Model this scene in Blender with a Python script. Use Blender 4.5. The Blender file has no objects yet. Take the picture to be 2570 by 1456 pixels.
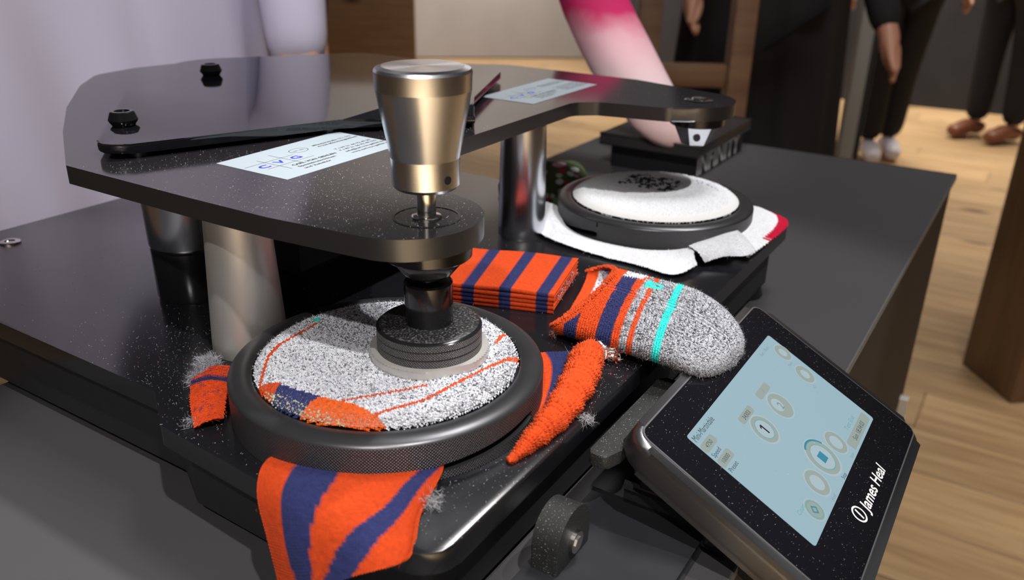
import bpy, bmesh, math, random
import numpy as np
from mathutils import Vector, Matrix

random.seed(7); rng = np.random.default_rng(11)
scene = bpy.context.scene
COL = scene.collection

# ------------------------------------------------------------------ camera
FPX, PITCH, ROLL = 2125.0, 0.4109, 0.0183
CAM = np.array([0, 0, .2155])
_F = np.array([0, math.cos(PITCH), -math.sin(PITCH)])
_u = np.array([0, math.sin(PITCH), math.cos(PITCH)])
_R = math.cos(ROLL) * np.array([1., 0, 0]) + math.sin(ROLL) * _u
_U = -math.sin(ROLL) * np.array([1., 0, 0]) + math.cos(ROLL) * _u
cd = bpy.data.cameras.new('camera')
cam = bpy.data.objects.new('camera', cd)
COL.objects.link(cam)
M = Matrix.Identity(4)
for i in range(3):
    M[i][0], M[i][1], M[i][2], M[i][3] = _R[i], _U[i], -_F[i], CAM[i]
cam.matrix_world = M
cd.sensor_width = 36.0
cd.lens = FPX / 2570 * 36
cd.clip_start = .01
cd.clip_end = 60
cd.dof.use_dof = True
cd.dof.focus_distance = .43
cd.dof.aperture_fstop = 10.0
scene.camera = cam

# ------------------------------------------------------------------ world, lamps, exposure
wd = bpy.data.worlds.new('hall'); scene.world = wd
wd.use_nodes = True
wd.node_tree.nodes['Background'].inputs[0].default_value = (.035, .034, .036, 1)
wd.node_tree.nodes['Background'].inputs[1].default_value = 1.0
scene.view_settings.view_transform = 'Standard'
scene.view_settings.look = 'None'
scene.view_settings.gamma = 1
scene.view_settings.use_curve_mapping = False
scene.view_settings.exposure = 0.0

ANG = math.radians(58.1)
EU = np.array([math.cos(ANG), math.sin(ANG)])
EV = np.array([math.sin(ANG), -math.cos(ANG)])
ORI = np.array([-.0591, .3622])
def Wd(u, v, z):                      # machine millimetres -> world metres
    q = ORI + EU * u / 1000 + EV * v / 1000
    return Vector((q[0], q[1], z / 1000))
def wdir(du, dv, dz):
    q = EU * du + EV * dv
    return Vector((q[0], q[1], dz)).normalized()

def spot(name, target, d, dist, power, size, cone, color):
    l = bpy.data.lights.new(name, 'SPOT'); l.energy = power; l.color = color
    l.shadow_soft_size = size; l.spot_size = cone; l.spot_blend = .5
    o = bpy.data.objects.new(name, l); COL.objects.link(o)
    o.location = target + d * dist
    o.rotation_euler = (-d).to_track_quat('-Z', 'Y').to_euler()
    return o
def area(name, loc, target, power, sx, sy, color):
    l = bpy.data.lights.new(name, 'AREA'); l.energy = power; l.color = color
    l.shape = 'RECTANGLE'; l.size = sx; l.size_y = sy
    o = bpy.data.objects.new(name, l); COL.objects.link(o)
    o.location = loc
    o.rotation_euler = (Vector(target) - Vector(loc)).to_track_quat('-Z', 'Y').to_euler()
    return o
spot('spot_lamp_front_ring', Wd(-25, 25, 20), wdir(-.25, .46, 1), 2.9, 220, .028, math.radians(10.5), (1, .97, .94))
spot('spot_lamp_far_ring', Wd(270, 40, 20), wdir(.10, .46, 1), 2.9, 190, .028, math.radians(12.5), (1, .98, .96))
spot('spot_lamp_low', Wd(-15, -10, 20), wdir(-.72, .35, 1), 2.8, 125, .035, math.radians(11), (1, .96, .92))
spot('fill_spot_pink_form', Wd(650, -110, 60), wdir(-.85, .3, .8), 2.8, 170, .05, math.radians(6), (1, .97, .95))  # added fill spot, only brightens the pink form and the box
spot('spot_lamp_rear', Wd(-300, -160, -50), wdir(.65, .05, 1), 3.0, 230, .05, math.radians(13), (1, .97, .95))
spot('fill_spot_shirt', Vector((-.63, 1.15, .55)), Vector((.35, -1, 1.1)).normalized(), 2.8, 230, .08, math.radians(27), (.95, .95, 1))  # added fill spot for the lavender shirt and its reflection in the plate
area('ceiling_panel_table', (.75, 1.0, 2.6), (.75, 1.0, 0), 36, .7, .7, (1, .98, .97))
area('ceiling_panel_hall', (2.8, 5.0, 2.9), (2.8, 5.0, 0), 85, 2.0, 2.0, (1, .94, .86)).data.spread = math.radians(85)
area('fill_area_post', (1.9, 1.3, 2.8), (1.9, 1.7, -1), 9, .8, .8, (1, .95, .88)).data.spread = math.radians(62)  # added fill over the wooden post and the near floor
area('fill_area_back_wall', (.2, 5.4, 2.9), (.2, 7.4, .6), 130, 3.4, 1.0, (1, .95, .9)).data.spread = math.radians(120)  # added fill on the back wall, lifts the reflections in plate and cover
area('fill_area_bounce_wall', (.2, -3.4, 2.6), (.2, -5.0, .9), 60, 1.6, .8, (1, .985, .97)).data.spread = math.radians(120)  # added fill that lights the bounce wall behind the camera
area('fill_area_front_floor', (.1, -2.6, 2.6), (.1, -2.5, -1), 180, 2.2, 1.4, (.84, .92, 1)).data.spread = math.radians(56)  # added fill on the floor behind the camera, for reflections in the metal

# ------------------------------------------------------------------ materials
def lin(h):
    h = h.lstrip('#'); c = [int(h[i:i+2], 16) / 255 for i in (0, 2, 4)]
    return tuple(x / 12.92 if x <= .04045 else ((x + .055) / 1.055) ** 2.4 for x in c)
class NT:
    def __init__(s, m):
        s.t = m.node_tree; s.b = s.t.nodes['Principled BSDF']
    def n(s, typ, **kw):
        x = s.t.nodes.new(typ)
        for k, v in kw.items(): setattr(x, k, v)
        return x
    def l(s, a, b): s.t.links.new(a, b)
    def math(s, op, a, b=None):
        x = s.n('ShaderNodeMath', operation=op)
        for i, v in enumerate((a, b)):
            if v is None: continue
            if isinstance(v, (int, float)): x.inputs[i].default_value = v
            else: s.l(v, x.inputs[i])
        return x.outputs[0]
def mat(name, col, rough=.5, metal=0., spec=.5, emit=None, es=1., coat=0., aniso=0.):
    m = bpy.data.materials.new(name); m.use_nodes = True
    b = m.node_tree.nodes['Principled BSDF']
    if isinstance(col, str): col = lin(col)
    b.inputs['Base Color'].default_value = (*col, 1)
    b.inputs['Roughness'].default_value = rough
    b.inputs['Metallic'].default_value = metal
    b.inputs['Specular IOR Level'].default_value = spec
    b.inputs['Coat Weight'].default_value = coat
    b.inputs['Anisotropic'].default_value = aniso
    if emit is not None:
        if isinstance(emit, str): emit = lin(emit)
        b.inputs['Emission Color'].default_value = (*emit, 1)
        b.inputs['Emission Strength'].default_value = es
    m.diffuse_color = (*col, 1)
    return m
def noise_color(m, c1, c2, scale, detail=3, vec=None, lo=.35, hi=.65):
    t = NT(m)
    tc = t.n('ShaderNodeTexCoord'); nz = t.n('ShaderNodeTexNoise')
    nz.inputs['Scale'].default_value = scale; nz.inputs['Detail'].default_value = detail
    if vec:
        mp = t.n('ShaderNodeMapping'); mp.inputs['Scale'].default_value = vec
        t.l(tc.outputs['Object'], mp.inputs[0]); t.l(mp.outputs[0], nz.inputs['Vector'])
    else: t.l(tc.outputs['Object'], nz.inputs['Vector'])
    r = t.n('ShaderNodeValToRGB')
    r.color_ramp.elements[0].position = lo; r.color_ramp.elements[1].position = hi
    c1 = lin(c1) if isinstance(c1, str) else c1; c2 = lin(c2) if isinstance(c2, str) else c2
    r.color_ramp.elements[0].color = (*c1, 1); r.color_ramp.elements[1].color = (*c2, 1)
    t.l(nz.outputs['Fac'], r.inputs[0]); t.l(r.outputs[0], t.b.inputs['Base Color'])
    return m
def noise_bump(m, scale, strength, dist=.001, vec=None, detail=2):
    t = NT(m)
    tc = t.n('ShaderNodeTexCoord'); nz = t.n('ShaderNodeTexNoise')
    nz.inputs['Scale'].default_value = scale; nz.inputs['Detail'].default_value = detail
    if vec:
        mp = t.n('ShaderNodeMapping'); mp.inputs['Scale'].default_value = vec
        t.l(tc.outputs['Object'], mp.inputs[0]); t.l(mp.outputs[0], nz.inputs['Vector'])
    else: t.l(tc.outputs['Object'], nz.inputs['Vector'])
    bp = t.n('ShaderNodeBump'); bp.inputs['Strength'].default_value = strength; bp.inputs['Distance'].default_value = dist
    t.l(nz.outputs['Fac'], bp.inputs['Height']); t.l(bp.outputs[0], t.b.inputs['Normal'])
    return m
def rough_noise(m, scale, lo, hi):
    t = NT(m)
    tc = t.n('ShaderNodeTexCoord'); nz = t.n('ShaderNodeTexNoise')
    nz.inputs['Scale'].default_value = scale; nz.inputs['Detail'].default_value = 4
    t.l(tc.outputs['Object'], nz.inputs['Vector'])
    mr = t.n('ShaderNodeMapRange'); mr.inputs[3].default_value = lo; mr.inputs[4].default_value = hi
    t.l(nz.outputs['Fac'], mr.inputs[0]); t.l(mr.outputs[0], t.b.inputs['Roughness'])
    return m
def knurl(m, pitch, strength=.8, mode='diamond'):
    t = NT(m); uvn = t.n('ShaderNodeUVMap'); sp = t.n('ShaderNodeSeparateXYZ'); t.l(uvn.outputs[0], sp.inputs[0])
    k = 2 * math.pi / pitch
    a = t.math('SINE', t.math('MULTIPLY', t.math('ADD', sp.outputs[0], sp.outputs[1]), k))
    if mode == 'diamond':
        b = t.math('SINE', t.math('MULTIPLY', t.math('SUBTRACT', sp.outputs[0], sp.outputs[1]), k))
        h = t.math('ADD', a, b)
    else: h = a
    bp = t.n('ShaderNodeBump'); bp.inputs['Strength'].default_value = strength; bp.inputs['Distance'].default_value = .0003
    t.l(h, bp.inputs['Height']); t.l(bp.outputs[0], t.b.inputs['Normal'])
    return m
def attr_mat(name, rough=.9, sheen=.3):
    m = bpy.data.materials.new(name); m.use_nodes = True; t = NT(m)
    a = t.n('ShaderNodeAttribute', attribute_name='Col')
    t.l(a.outputs['Color'], t.b.inputs['Base Color'])
    t.b.inputs['Roughness'].default_value = rough; t.b.inputs['Specular IOR Level'].default_value = .15
    t.b.inputs['Sheen Weight'].default_value = sheen
    return m
MT = {}
MT['deck'] = rough_noise(mat('black_gloss_deck', (.009, .009, .011), .2, 0, .9), 14, .15, .24)
MT['plate'] = rough_noise(mat('black_anodised_plate', (.016, .015, .017), .12, 0, .9), 30, .08, .16)
MT['plate_edge'] = mat('plate_edge_black', (.10, .10, .105), .3, .85, .5)
MT['cover'] = mat('black_acrylic', (.006, .006, .008), .05, 0, .7)
MT['body'] = rough_noise(mat('powder_black', (.018, .018, .021), .5), 60, .4, .6)
MT['black'] = mat('black_metal', (.012, .012, .014), .3, 0, .6)
MT['blackgloss'] = mat('black_gloss_metal', (.03, .03, .033), .14, .6, .8)
MT['ringtop'] = rough_noise(mat('ring_black_anodised', (.085, .085, .09), .3, .75, .6), 50, .27, .42)
MT['ringside'] = knurl(mat('ring_knurled', (.075, .073, .078), .4, .6, .7), 1.5, .7)
MT['nut'] = knurl(mat('nut_knurled', (.085, .083, .085), .36, .5, .8), 1.3, .8)
MT['nuttop'] = noise_color(mat('nut_top', (.02, .02, .02), .45, 0, .5), (.012, .012, .014), (.16, .155, .15), 900, 4, None, .5, .72)
MT['alu'] = noise_bump(mat('satin_aluminium', (.74, .73, .70), .42, .75, .5), 50, .07, .0002, (1, 1, 40))
MT['aluv'] = noise_bump(mat('turned_aluminium', (.72, .74, .79), .22, 1, .5, aniso=.7), 40, .025, .0002, (1, 1, 40))
MT['steel'] = mat('polished_steel', (.7, .68, .64), .15, 1)
MT['washer'] = noise_bump(mat('dusty_steel_washer', (.62, .6, .57), .42, .55, .5), 700, .3, .0002)
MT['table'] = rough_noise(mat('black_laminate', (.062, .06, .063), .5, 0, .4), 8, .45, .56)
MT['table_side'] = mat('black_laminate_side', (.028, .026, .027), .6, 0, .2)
MT['table_edge'] = mat('grey_edge_band', (.13, .13, .135), .4)
MT['speckle'] = noise_color(mat('speckled_cast', (.05, .05, .05), .55), (.022, .023, .023), (.3, .3, .3), 1500, 2, None, .64, .74)
MT['cardw'] = mat('card_paper', '#a6b2ba', .45)
MT['ink'] = mat('ink_black', (.03, .03, .035), .5)
MT['inkblue'] = mat('ink_blue', lin('#2438d0'), .5)
MT['white'] = mat('white_print', (.85, .85, .85), .5)
MT['screen'] = mat('display_backlit', (.02, .02, .02), .12, 0, .5, lin('#a3c3cf'), .82)
MT['ui_pad'] = mat('display_beige', (.02, .02, .02), .12, 0, .5, lin('#a3b1aa'), .8)
MT['ui_pale'] = mat('display_pale', (.02, .02, .02), .12, 0, .5, lin('#b0c6ce'), .85)
MT['ui_teal'] = mat('display_teal', (.02, .02, .02), .12, 0, .5, lin('#2b92ad'), .8)
MT['ui_ring'] = mat('display_ring', (.02, .02, .02), .12, 0, .5, lin('#6fb4b8'), .8)
MT['ui_dark'] = mat('display_text', (.02, .02, .02), .12, 0, .5, lin('#3a5560'), .6)
MT['ui_ink'] = mat('display_text_dark', (.01, .01, .01), .12, 0, .5, lin('#14202a'), .5)
MT['ui_faint'] = mat('display_text_faint', (.02, .02, .02), .12, 0, .5, lin('#86a0a6'), .8)
MT['glass'] = mat('console_glass', (.006, .006, .008), .1, 0, .5)
MT['console'] = noise_bump(mat('console_brushed_black', (.2, .2, .21), .32, .95, .6, aniso=.5), 200, .2, .0002, (1, 30, 30))
MT['rimline'] = mat('console_rim_line', (.25, .25, .26), .3, .6)
MT['knit'] = attr_mat('knit_yarn', .9, .04)
MT['lint'] = attr_mat('lint_fibre', .9, .1)
MT['wood'] = None
def wood(name, a, b, c):
    m = bpy.data.materials.new(name); m.use_nodes = True; t = NT(m)
    tc = t.n('ShaderNodeTexCoord'); oi = t.n('ShaderNodeObjectInfo')
    off = t.n('ShaderNodeVectorMath', operation='ADD'); sc = t.n('ShaderNodeVectorMath', operation='SCALE')
    cb = t.n('ShaderNodeCombineXYZ')
    for i in range(3): t.l(oi.outputs['Random'], cb.inputs[i])
    sc.inputs['Scale'].default_value = 37.; t.l(cb.outputs[0], sc.inputs[0])
    t.l(tc.outputs['Object'], off.inputs[0]); t.l(sc.outputs[0], off.inputs[1])
    mp = t.n('ShaderNodeMapping'); mp.inputs['Scale'].default_value = (1.2, 14, 14); t.l(off.outputs[0], mp.inputs[0])
    nz = t.n('ShaderNodeTexNoise'); nz.inputs['Scale'].default_value = 2.2; nz.inputs['Detail'].default_value = 6; nz.inputs['Distortion'].default_value = .6
    t.l(mp.outputs[0], nz.inputs['Vector'])
    r = t.n('ShaderNodeValToRGB'); r.color_ramp.elements[0].position = .3; r.color_ramp.elements[1].position = .7
    r.color_ramp.elements[0].color = (*lin(a), 1); r.color_ramp.elements[1].color = (*lin(b), 1); t.l(nz.outputs['Fac'], r.inputs[0])
    vo = t.n('ShaderNodeTexVoronoi'); mp2 = t.n('ShaderNodeMapping'); mp2.inputs['Scale'].default_value = (1.6, 4, 4); t.l(off.outputs[0], mp2.inputs[0]); t.l(mp2.outputs[0], vo.inputs['Vector'])
    vo.inputs['Scale'].default_value = 1.3
    r2 = t.n('ShaderNodeValToRGB'); r2.color_ramp.elements[0].position = .05; r2.color_ramp.elements[1].position = .16
    r2.color_ramp.elements[0].color = (0, 0, 0, 1); r2.color_ramp.elements[1].color = (1, 1, 1, 1); t.l(vo.outputs['Distance'], r2.inputs[0])
    mx = t.n('ShaderNodeMix', data_type='RGBA'); t.l(r2.outputs[0], mx.inputs['Factor']); mx.inputs[6].default_value = (*lin(c), 1); t.l(r.outputs[0], mx.inputs[7])
    hs = t.n('ShaderNodeHueSaturation'); t.l(mx.outputs[2], hs.inputs['Color'])
    mr = t.n('ShaderNodeMapRange'); mr.inputs[3].default_value = .8; mr.inputs[4].default_value = 1.12; t.l(oi.outputs['Random'], mr.inputs[0]); t.l(mr.outputs[0], hs.inputs['Value'])
    t.l(hs.outputs[0], t.b.inputs['Base Color']); t.b.inputs['Roughness'].default_value = .45
    return m
MT['wood'] = wood('oak_floor', '#a2805a', '#c6a57a', '#4d3422')
MT['woodpost'] = wood('pine_post', '#745a40', '#8a6c50', '#3c2816')
MT['wooddark'] = wood('brown_stand_wood', '#6b4d38', '#86664c', '#3a261a')

# ------------------------------------------------------------------ object helpers
ORG = {}
def thing(name, label, cat, u=0, v=0, z=0, group=None, kind=None):
    o = bpy.data.objects.new(name, None); COL.objects.link(o)
    o.empty_display_size = .02
    o.location = Wd(u, v, z); o.rotation_euler = (0, 0, ANG)
    tag(o, label, cat, group, kind); ORG[o.name] = (u, v, z)
    return o
def tag(o, label=None, cat=None, group=None, kind=None):
    if label: o['label'] = label
    if cat: o['category'] = cat
    if group: o['group'] = group
    if kind: o['kind'] = kind
    return o
def link_mesh(name, me, mats, parent, smooth=None):
    for m in (mats if isinstance(mats, (list, tuple)) else [mats]): me.materials.append(m)
    o = bpy.data.objects.new(name, me); COL.objects.link(o)
    if parent is not None: o.parent = parent
    return o
def root_org(parent):
    p = parent
    while p is not None:
        if p.name in ORG: return ORG[p.name]
        p = p.parent
    return (0, 0, 0)
def part(name, bm, mats, parent, smooth=35, label=None):
    """bmesh in machine mm (u, -v, z) -> mesh object under parent"""
    u, v, z = root_org(parent)
    bmesh.ops.recalc_face_normals(bm, faces=bm.faces)
    for vt in bm.verts: vt.co = Vector(((vt.co.x - u) / 1000, (vt.co.y + v) / 1000, (vt.co.z - z) / 1000))
    ang = math.radians(smooth)
    for f in bm.faces: f.smooth = True
    for e in bm.edges:
        if len(e.link_faces) == 2 and e.calc_face_angle(0) > ang: e.smooth = False
    me = bpy.data.meshes.new(name); bm.to_mesh(me); bm.free()
    o = link_mesh(name, me, mats, parent)
    if label: o['label'] = label
    return o
def solo(name, bm, mats, label, cat, u, v, z, group=None, kind=None, smooth=35):
    """top-level thing made of one mesh"""
    bmesh.ops.recalc_face_normals(bm, faces=bm.faces)
    for vt in bm.verts: vt.co = Vector(((vt.co.x - u) / 1000, (vt.co.y + v) / 1000, (vt.co.z - z) / 1000))
    for f in bm.faces: f.smooth = True
    for e in bm.edges:
        if len(e.link_faces) == 2 and e.calc_face_angle(0) > math.radians(smooth): e.smooth = False
    me = bpy.data.meshes.new(name); bm.to_mesh(me); bm.free()
    o = link_mesh(name, me, mats, None)
    o.location = Wd(u, v, z); o.rotation_euler = (0, 0, ANG)
    return tag(o, label, cat, group, kind)
def B(): return bmesh.new()
def fillet(pts, r, n=6):
    out = []; N = len(pts)
    rr = r if isinstance(r, (list, tuple)) else [r] * N
    for i in range(N):
        p = np.array(pts[i], float); a = np.array(pts[i-1], float); b = np.array(pts[(i+1) % N], float)
        da = a - p; db = b - p; la = np.linalg.norm(da); lb = np.linalg.norm(db); da /= la; db /= lb
        c = np.clip(da @ db, -1, 1); half = math.acos(c) / 2
        if rr[i] <= 0 or half > math.pi / 2 - .02: out.append(tuple(p)); continue
        d = min(rr[i] / math.tan(half), la * .45, lb * .45); r2 = d * math.tan(half)
        cen = p + (da + db) / np.linalg.norm(da + db) * (r2 / math.sin(half))
        s = p + da * d - cen; e = p + db * d - cen
        a0 = math.atan2(s[1], s[0]); a1 = math.atan2(e[1], e[0]); dd = (a1 - a0 + math.pi) % (2 * math.pi) - math.pi
        for k in range(n + 1):
            t = a0 + dd * k / n; out.append((cen[0] + r2 * math.cos(t), cen[1] + r2 * math.sin(t)))
    return out
def prism(bm, pts, z0, z1, bevel=0., seg=2, mi=0, midx_side=None):
    vs0 = [bm.verts.new((p[0], -p[1], z0)) for p in pts]; vs1 = [bm.verts.new((p[0], -p[1], z1)) for p in pts]
    n = len(pts); fs = [bm.faces.new(vs1), bm.faces.new(list(reversed(vs0)))]
    side = [bm.faces.new((vs0[i], vs0[(i+1) % n], vs1[(i+1) % n], vs1[i])) for i in range(n)]
    for f in fs + side: f.material_index = mi
    if midx_side is not None:
        for f in side: f.material_index = midx_side
    if bevel > 0:
        es = list(fs[0].edges) + list(fs[1].edges)
        r = bmesh.ops.bevel(bm, geom=es, offset=bevel, segments=seg, affect='EDGES', profile=.5)
        if midx_side is not None:
            for f in r['faces']: f.material_index = midx_side
    return fs
def box(bm, u0, u1, v0, v1, z0, z1, bevel=0., seg=2, mi=0):
    r = bmesh.ops.create_cube(bm, size=1)
    for vt in r['verts']:
        vt.co = Vector((u0 + (vt.co.x + .5) * (u1 - u0), -(v0 + (vt.co.y + .5) * (v1 - v0)), z0 + (vt.co.z + .5) * (z1 - z0)))
    fs = {f for vt in r['verts'] for f in vt.link_faces}
    for f in fs: f.material_index = mi
    if bevel > 0:
        es = {e for f in fs for e in f.edges}
        bmesh.ops.bevel(bm, geom=list(es), offset=bevel, segments=seg, affect='EDGES', profile=.5)
def lathe(bm, u, v, prof, seg=96, mi=0, caps=True, a0=0., a1=2 * math.pi, mids=None):
    uvl = bm.loops.layers.uv.verify()
    full = abs(a1 - a0 - 2 * math.pi) < 1e-6
    n = seg if full else seg + 1
    rings = []
    for r, z in prof:
        rings.append([bm.verts.new((u + r * math.cos(a0 + (a1 - a0) * k / seg), -v + r * math.sin(a0 + (a1 - a0) * k / seg), z)) for k in range(n)])
    for i in range(len(prof) - 1):
        for k in range(seg):
            k2 = (k + 1) % n
            f = bm.faces.new((rings[i][k], rings[i][k2], rings[i+1][k2], rings[i+1][k]))
            f.material_index = mids[i] if mids else mi
            R = max(prof[i][0], prof[i+1][0]); th = (a1 - a0) / seg
            sl = math.hypot(prof[i+1][0] - prof[i][0], prof[i+1][1] - prof[i][1])
            for lp, (a, b) in zip(f.loops, ((k, 0), (k + 1, 0), (k + 1, 1), (k, 1))):
                lp[uvl].uv = (R * th * a, prof[i][1] + b * sl)
    if caps:
        for rg, p in ((rings[0], prof[0]), (rings[-1], prof[-1])):
            if p[0] > 1e-6 and full:
                f = bm.faces.new(rg); f.material_index = (mids[0] if rg is rings[0] else mids[-1]) if mids else mi
    if not full and prof[0] == prof[-1]:
        pass
    return rings
def tube(bm, pts, r, seg=10, mi=0, cap=True):
    pts = [Vector(p) for p in pts]; rr = r if isinstance(r, (list, tuple)) else [r] * len(pts)
    rings = []; up = Vector((0, 0, 1))
    for i, p in enumerate(pts):
        t = (pts[min(i+1, len(pts)-1)] - pts[max(i-1, 0)]).normalized()
        a = t.cross(up)
        if a.length < 1e-3: a = t.cross(Vector((1, 0, 0)))
        a.normalize(); b = a.cross(t)
        rings.append([bm.verts.new(p + (a * math.cos(2*math.pi*k/seg) + b * math.sin(2*math.pi*k/seg)) * rr[i]) for k in range(seg)])
    for i in range(len(rings) - 1):
        for k in range(seg):
            f = bm.faces.new((rings[i][k], rings[i][(k+1) % seg], rings[i+1][(k+1) % seg], rings[i+1][k])); f.material_index = mi
    if cap:
        for rg in (rings[0], rings[-1]): bm.faces.new(rg).material_index = mi
def U3(u, v, z): return Vector((u, -v, z))
_txt_cache = {}
def text_polys(s, size, bold=0., shear=0.):
    key = (s, size, bold, shear)
    if key in _txt_cache: return _txt_cache[key]
    cu = bpy.data.curves.new('txt', 'FONT'); cu.body = s; cu.size = size; cu.offset = bold; cu.shear = shear; cu.resolution_u = 3
    o = bpy.data.objects.new('txt', cu); COL.objects.link(o)
    dg = bpy.context.evaluated_depsgraph_get(); dg.update()
    me = o.evaluated_get(dg).to_mesh()
    vs = np.array([v.co[:] for v in me.vertices]) if len(me.vertices) else np.zeros((0, 3)); fs = [list(p.vertices) for p in me.polygons]
    o.evaluated_get(dg).to_mesh_clear(); bpy.data.objects.remove(o); bpy.data.curves.remove(cu)
    _txt_cache[key] = (vs, fs); return vs, fs
def add_text(bm, s, size, fn, x0, y0, width=None, mi=0, bold=0., shear=0., center=False):
    """flat lettering; fn(x,y) -> Vector in bmesh space; width stretches the line to that length"""
    vs, fs = text_polys(s, size, bold, shear)
    if not len(vs): return
    w = vs[:, 0].max() - vs[:, 0].min(); mn = vs[:, 0].min()
    k = (width / w) if width else 1.
    W = w * k
    vv = [bm.verts.new(fn(x0 + (p[0] - mn) * k - (W / 2 if center else 0), y0 + p[1] - (size * .35 if center else 0))) for p in vs]
    for f in fs:
        try: bm.faces.new([vv[i] for i in f]).material_index = mi
        except ValueError: pass
def flat_poly(bm, pts, fn, mi=0):
    f = bm.faces.new([bm.verts.new(fn(*p)) for p in pts]); f.material_index = mi
def flat_line(bm, a, b, w, fn, mi=0):
    a = np.array(a, float); b = np.array(b, float); d = (b - a) / np.linalg.norm(b - a); n = np.array([-d[1], d[0]]) * w / 2
    flat_poly(bm, [a + n, b + n, b - n, a - n], fn, mi)
def circle(cx, cy, rx, ry=None, n=40): ry = ry or rx; return [(cx + rx * math.cos(2*math.pi*k/n), cy + ry * math.sin(2*math.pi*k/n)) for k in range(n)]
def flat_ring(bm, cx, cy, r0, r1, fn, mi=0, a0=0, a1=2*math.pi, n=40, sy=1.):
    for k in range(n):
        t, s = a0 + (a1-a0)*k/n, a0 + (a1-a0)*(k+1)/n
        flat_poly(bm, [(cx+r0*math.cos(t), cy+sy*r0*math.sin(t)), (cx+r1*math.cos(t), cy+sy*r1*math.sin(t)), (cx+r1*math.cos(s), cy+sy*r1*math.sin(s)), (cx+r0*math.cos(s), cy+sy*r0*math.sin(s))], fn, mi)
def rrect(x0, x1, y0, y1, r): return fillet([(x0, y0), (x1, y0), (x1, y1), (x0, y1)], r, 5)

# ------------------------------------------------------------------ knitting engine: every stitch is two small yarn lobes
class Knit:
    def __init__(s): s.V = []; s.F = []; s.C = []; s.n = 0
    def add(s, V, F, C):
        s.V.append(V); s.F.append(F + s.n); s.C.append(C); s.n += len(V)
    def base(s, grid, cols):
        ny, nx = grid.shape[:2]
        i = np.arange(ny * nx).reshape(ny, nx)
        q = np.stack([i[:-1, :-1], i[:-1, 1:], i[1:, 1:], i[1:, :-1]], -1).reshape(-1, 4)
        F = np.concatenate([q[:, [0, 1, 2]], q[:, [0, 2, 3]]])
        s.add(grid.reshape(-1, 3), F, cols.reshape(-1, 3))
    def stitches(s, P, D, N, cols, L, Wd_, H, slant=.45, jit=.12, split=.27, cols2=None):
        """P stitch centres, D wale direction, N normals (machine mm, right handed u,-v,z)"""
        Mn = len(P)
        if Mn == 0: return
        A = np.cross(N, D); A /= np.linalg.norm(A, axis=1, keepdims=True) + 1e-9
        for sg in (-1, 1):
            j = rng.normal(0, jit, (Mn, 3))
            d = D + A * (sg * slant) + j[:, 0:1] * A; d /= np.linalg.norm(d, axis=1, keepdims=True)
            a = np.cross(N, d)
            c = P + A * (sg * split * Wd_) + A * j[:, 1:2] * Wd_ * .5 + D * j[:, 2:3] * L * .5
            hh = H * (1 + rng.normal(0, jit * 1.5, (Mn, 1)))
            vs = []
            for k in range(6):
                t = 2 * math.pi * k / 6
                vs.append(c + d * (math.cos(t) * L * .62) + a * (math.sin(t) * Wd_ * .31) - N * H * .15)
            vs.append(c + N * hh)
            V = np.stack(vs, 1).reshape(-1, 3)
            f = np.array([[k, (k + 1) % 6, 6] for k in range(6)])
            F = (f[None] + (np.arange(Mn) * 7)[:, None, None]).reshape(-1, 3)
            s.add(V, F, np.repeat(cols if sg < 0 or cols2 is None else cols2, 7, axis=0))
    def hairs(s, P, N, cols, length, width=.12, spread=.8):
        Mn = len(P)
        if Mn == 0: return
        d = N + rng.normal(0, spread, (Mn, 3)); d /= np.linalg.norm(d, axis=1, keepdims=True)
        e = d + rng.normal(0, spread, (Mn, 3)); e /= np.linalg.norm(e, axis=1, keepdims=True)
        side = np.cross(d, rng.normal(0, 1, (Mn, 3))); side /= np.linalg.norm(side, axis=1, keepdims=True) + 1e-9
        ln = length * (.5 + rng.random((Mn, 1)))
        p1 = P + d * ln * .5; p2 = p1 + e * ln * .5
        V = np.stack([P - side * width / 2, P + side * width / 2, p1 + side * width / 2, p1 - side * width / 2, p2], 1).reshape(-1, 3)
        f = np.array([[0, 1, 2], [0, 2, 3], [3, 2, 4]])
        F = (f[None] + (np.arange(Mn) * 5)[:, None, None]).reshape(-1, 3)
        s.add(V, F, np.repeat(cols, 5, axis=0))
    def build(s, name, parent, m, org=None):
        V = np.concatenate(s.V); F = np.concatenate(s.F); C = np.concatenate(s.C)
        o = org or root_org(parent)
        V = (V - np.array([o[0], -o[1], o[2]])) / 1000
        me = bpy.data.meshes.new(name)
        me.vertices.add(len(V)); me.vertices.foreach_set('co', V.astype(np.float32).ravel())
        me.loops.add(len(F) * 3); me.loops.foreach_set('vertex_index', F.astype(np.int32).ravel())
        me.polygons.add(len(F)); me.polygons.foreach_set('loop_start', np.arange(0, len(F) * 3, 3, dtype=np.int32))
        me.polygons.foreach_set('use_smooth', np.ones(len(F), bool))
        at = me.color_attributes.new('Col', 'FLOAT_COLOR', 'POINT')
        at.data.foreach_set('color', np.concatenate([C, np.ones((len(C), 1))], 1).astype(np.float32).ravel())
        me.update(calc_edges=True); me.validate()
        ob = link_mesh(name, me, m, parent)
        if parent is None: ob.location = Wd(*o); ob.rotation_euler = (0, 0, ANG)
        return ob
ORANGE = np.array(lin('#c9481c')); NAVY = np.array(lin('#2c315c')); CYAN = np.array(lin('#36cfc4')); WHITE = np.array((.86, .87, .9)); RED = np.array(lin('#c8143c'))
MARL = np.array([(.66, .67, .72), (.52, .53, .58), (.74, .75, .79), (.26, .265, .29), (.09, .09, .10), (.40, .41, .45)])
def marl(n, w=(.3, .24, .2, .11, .05, .1)):
    return MARL[rng.choice(len(MARL), n, p=np.array(w) / sum(w))]
DARKMARL = (.14, .16, .1, .22, .22, .16)
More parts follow.
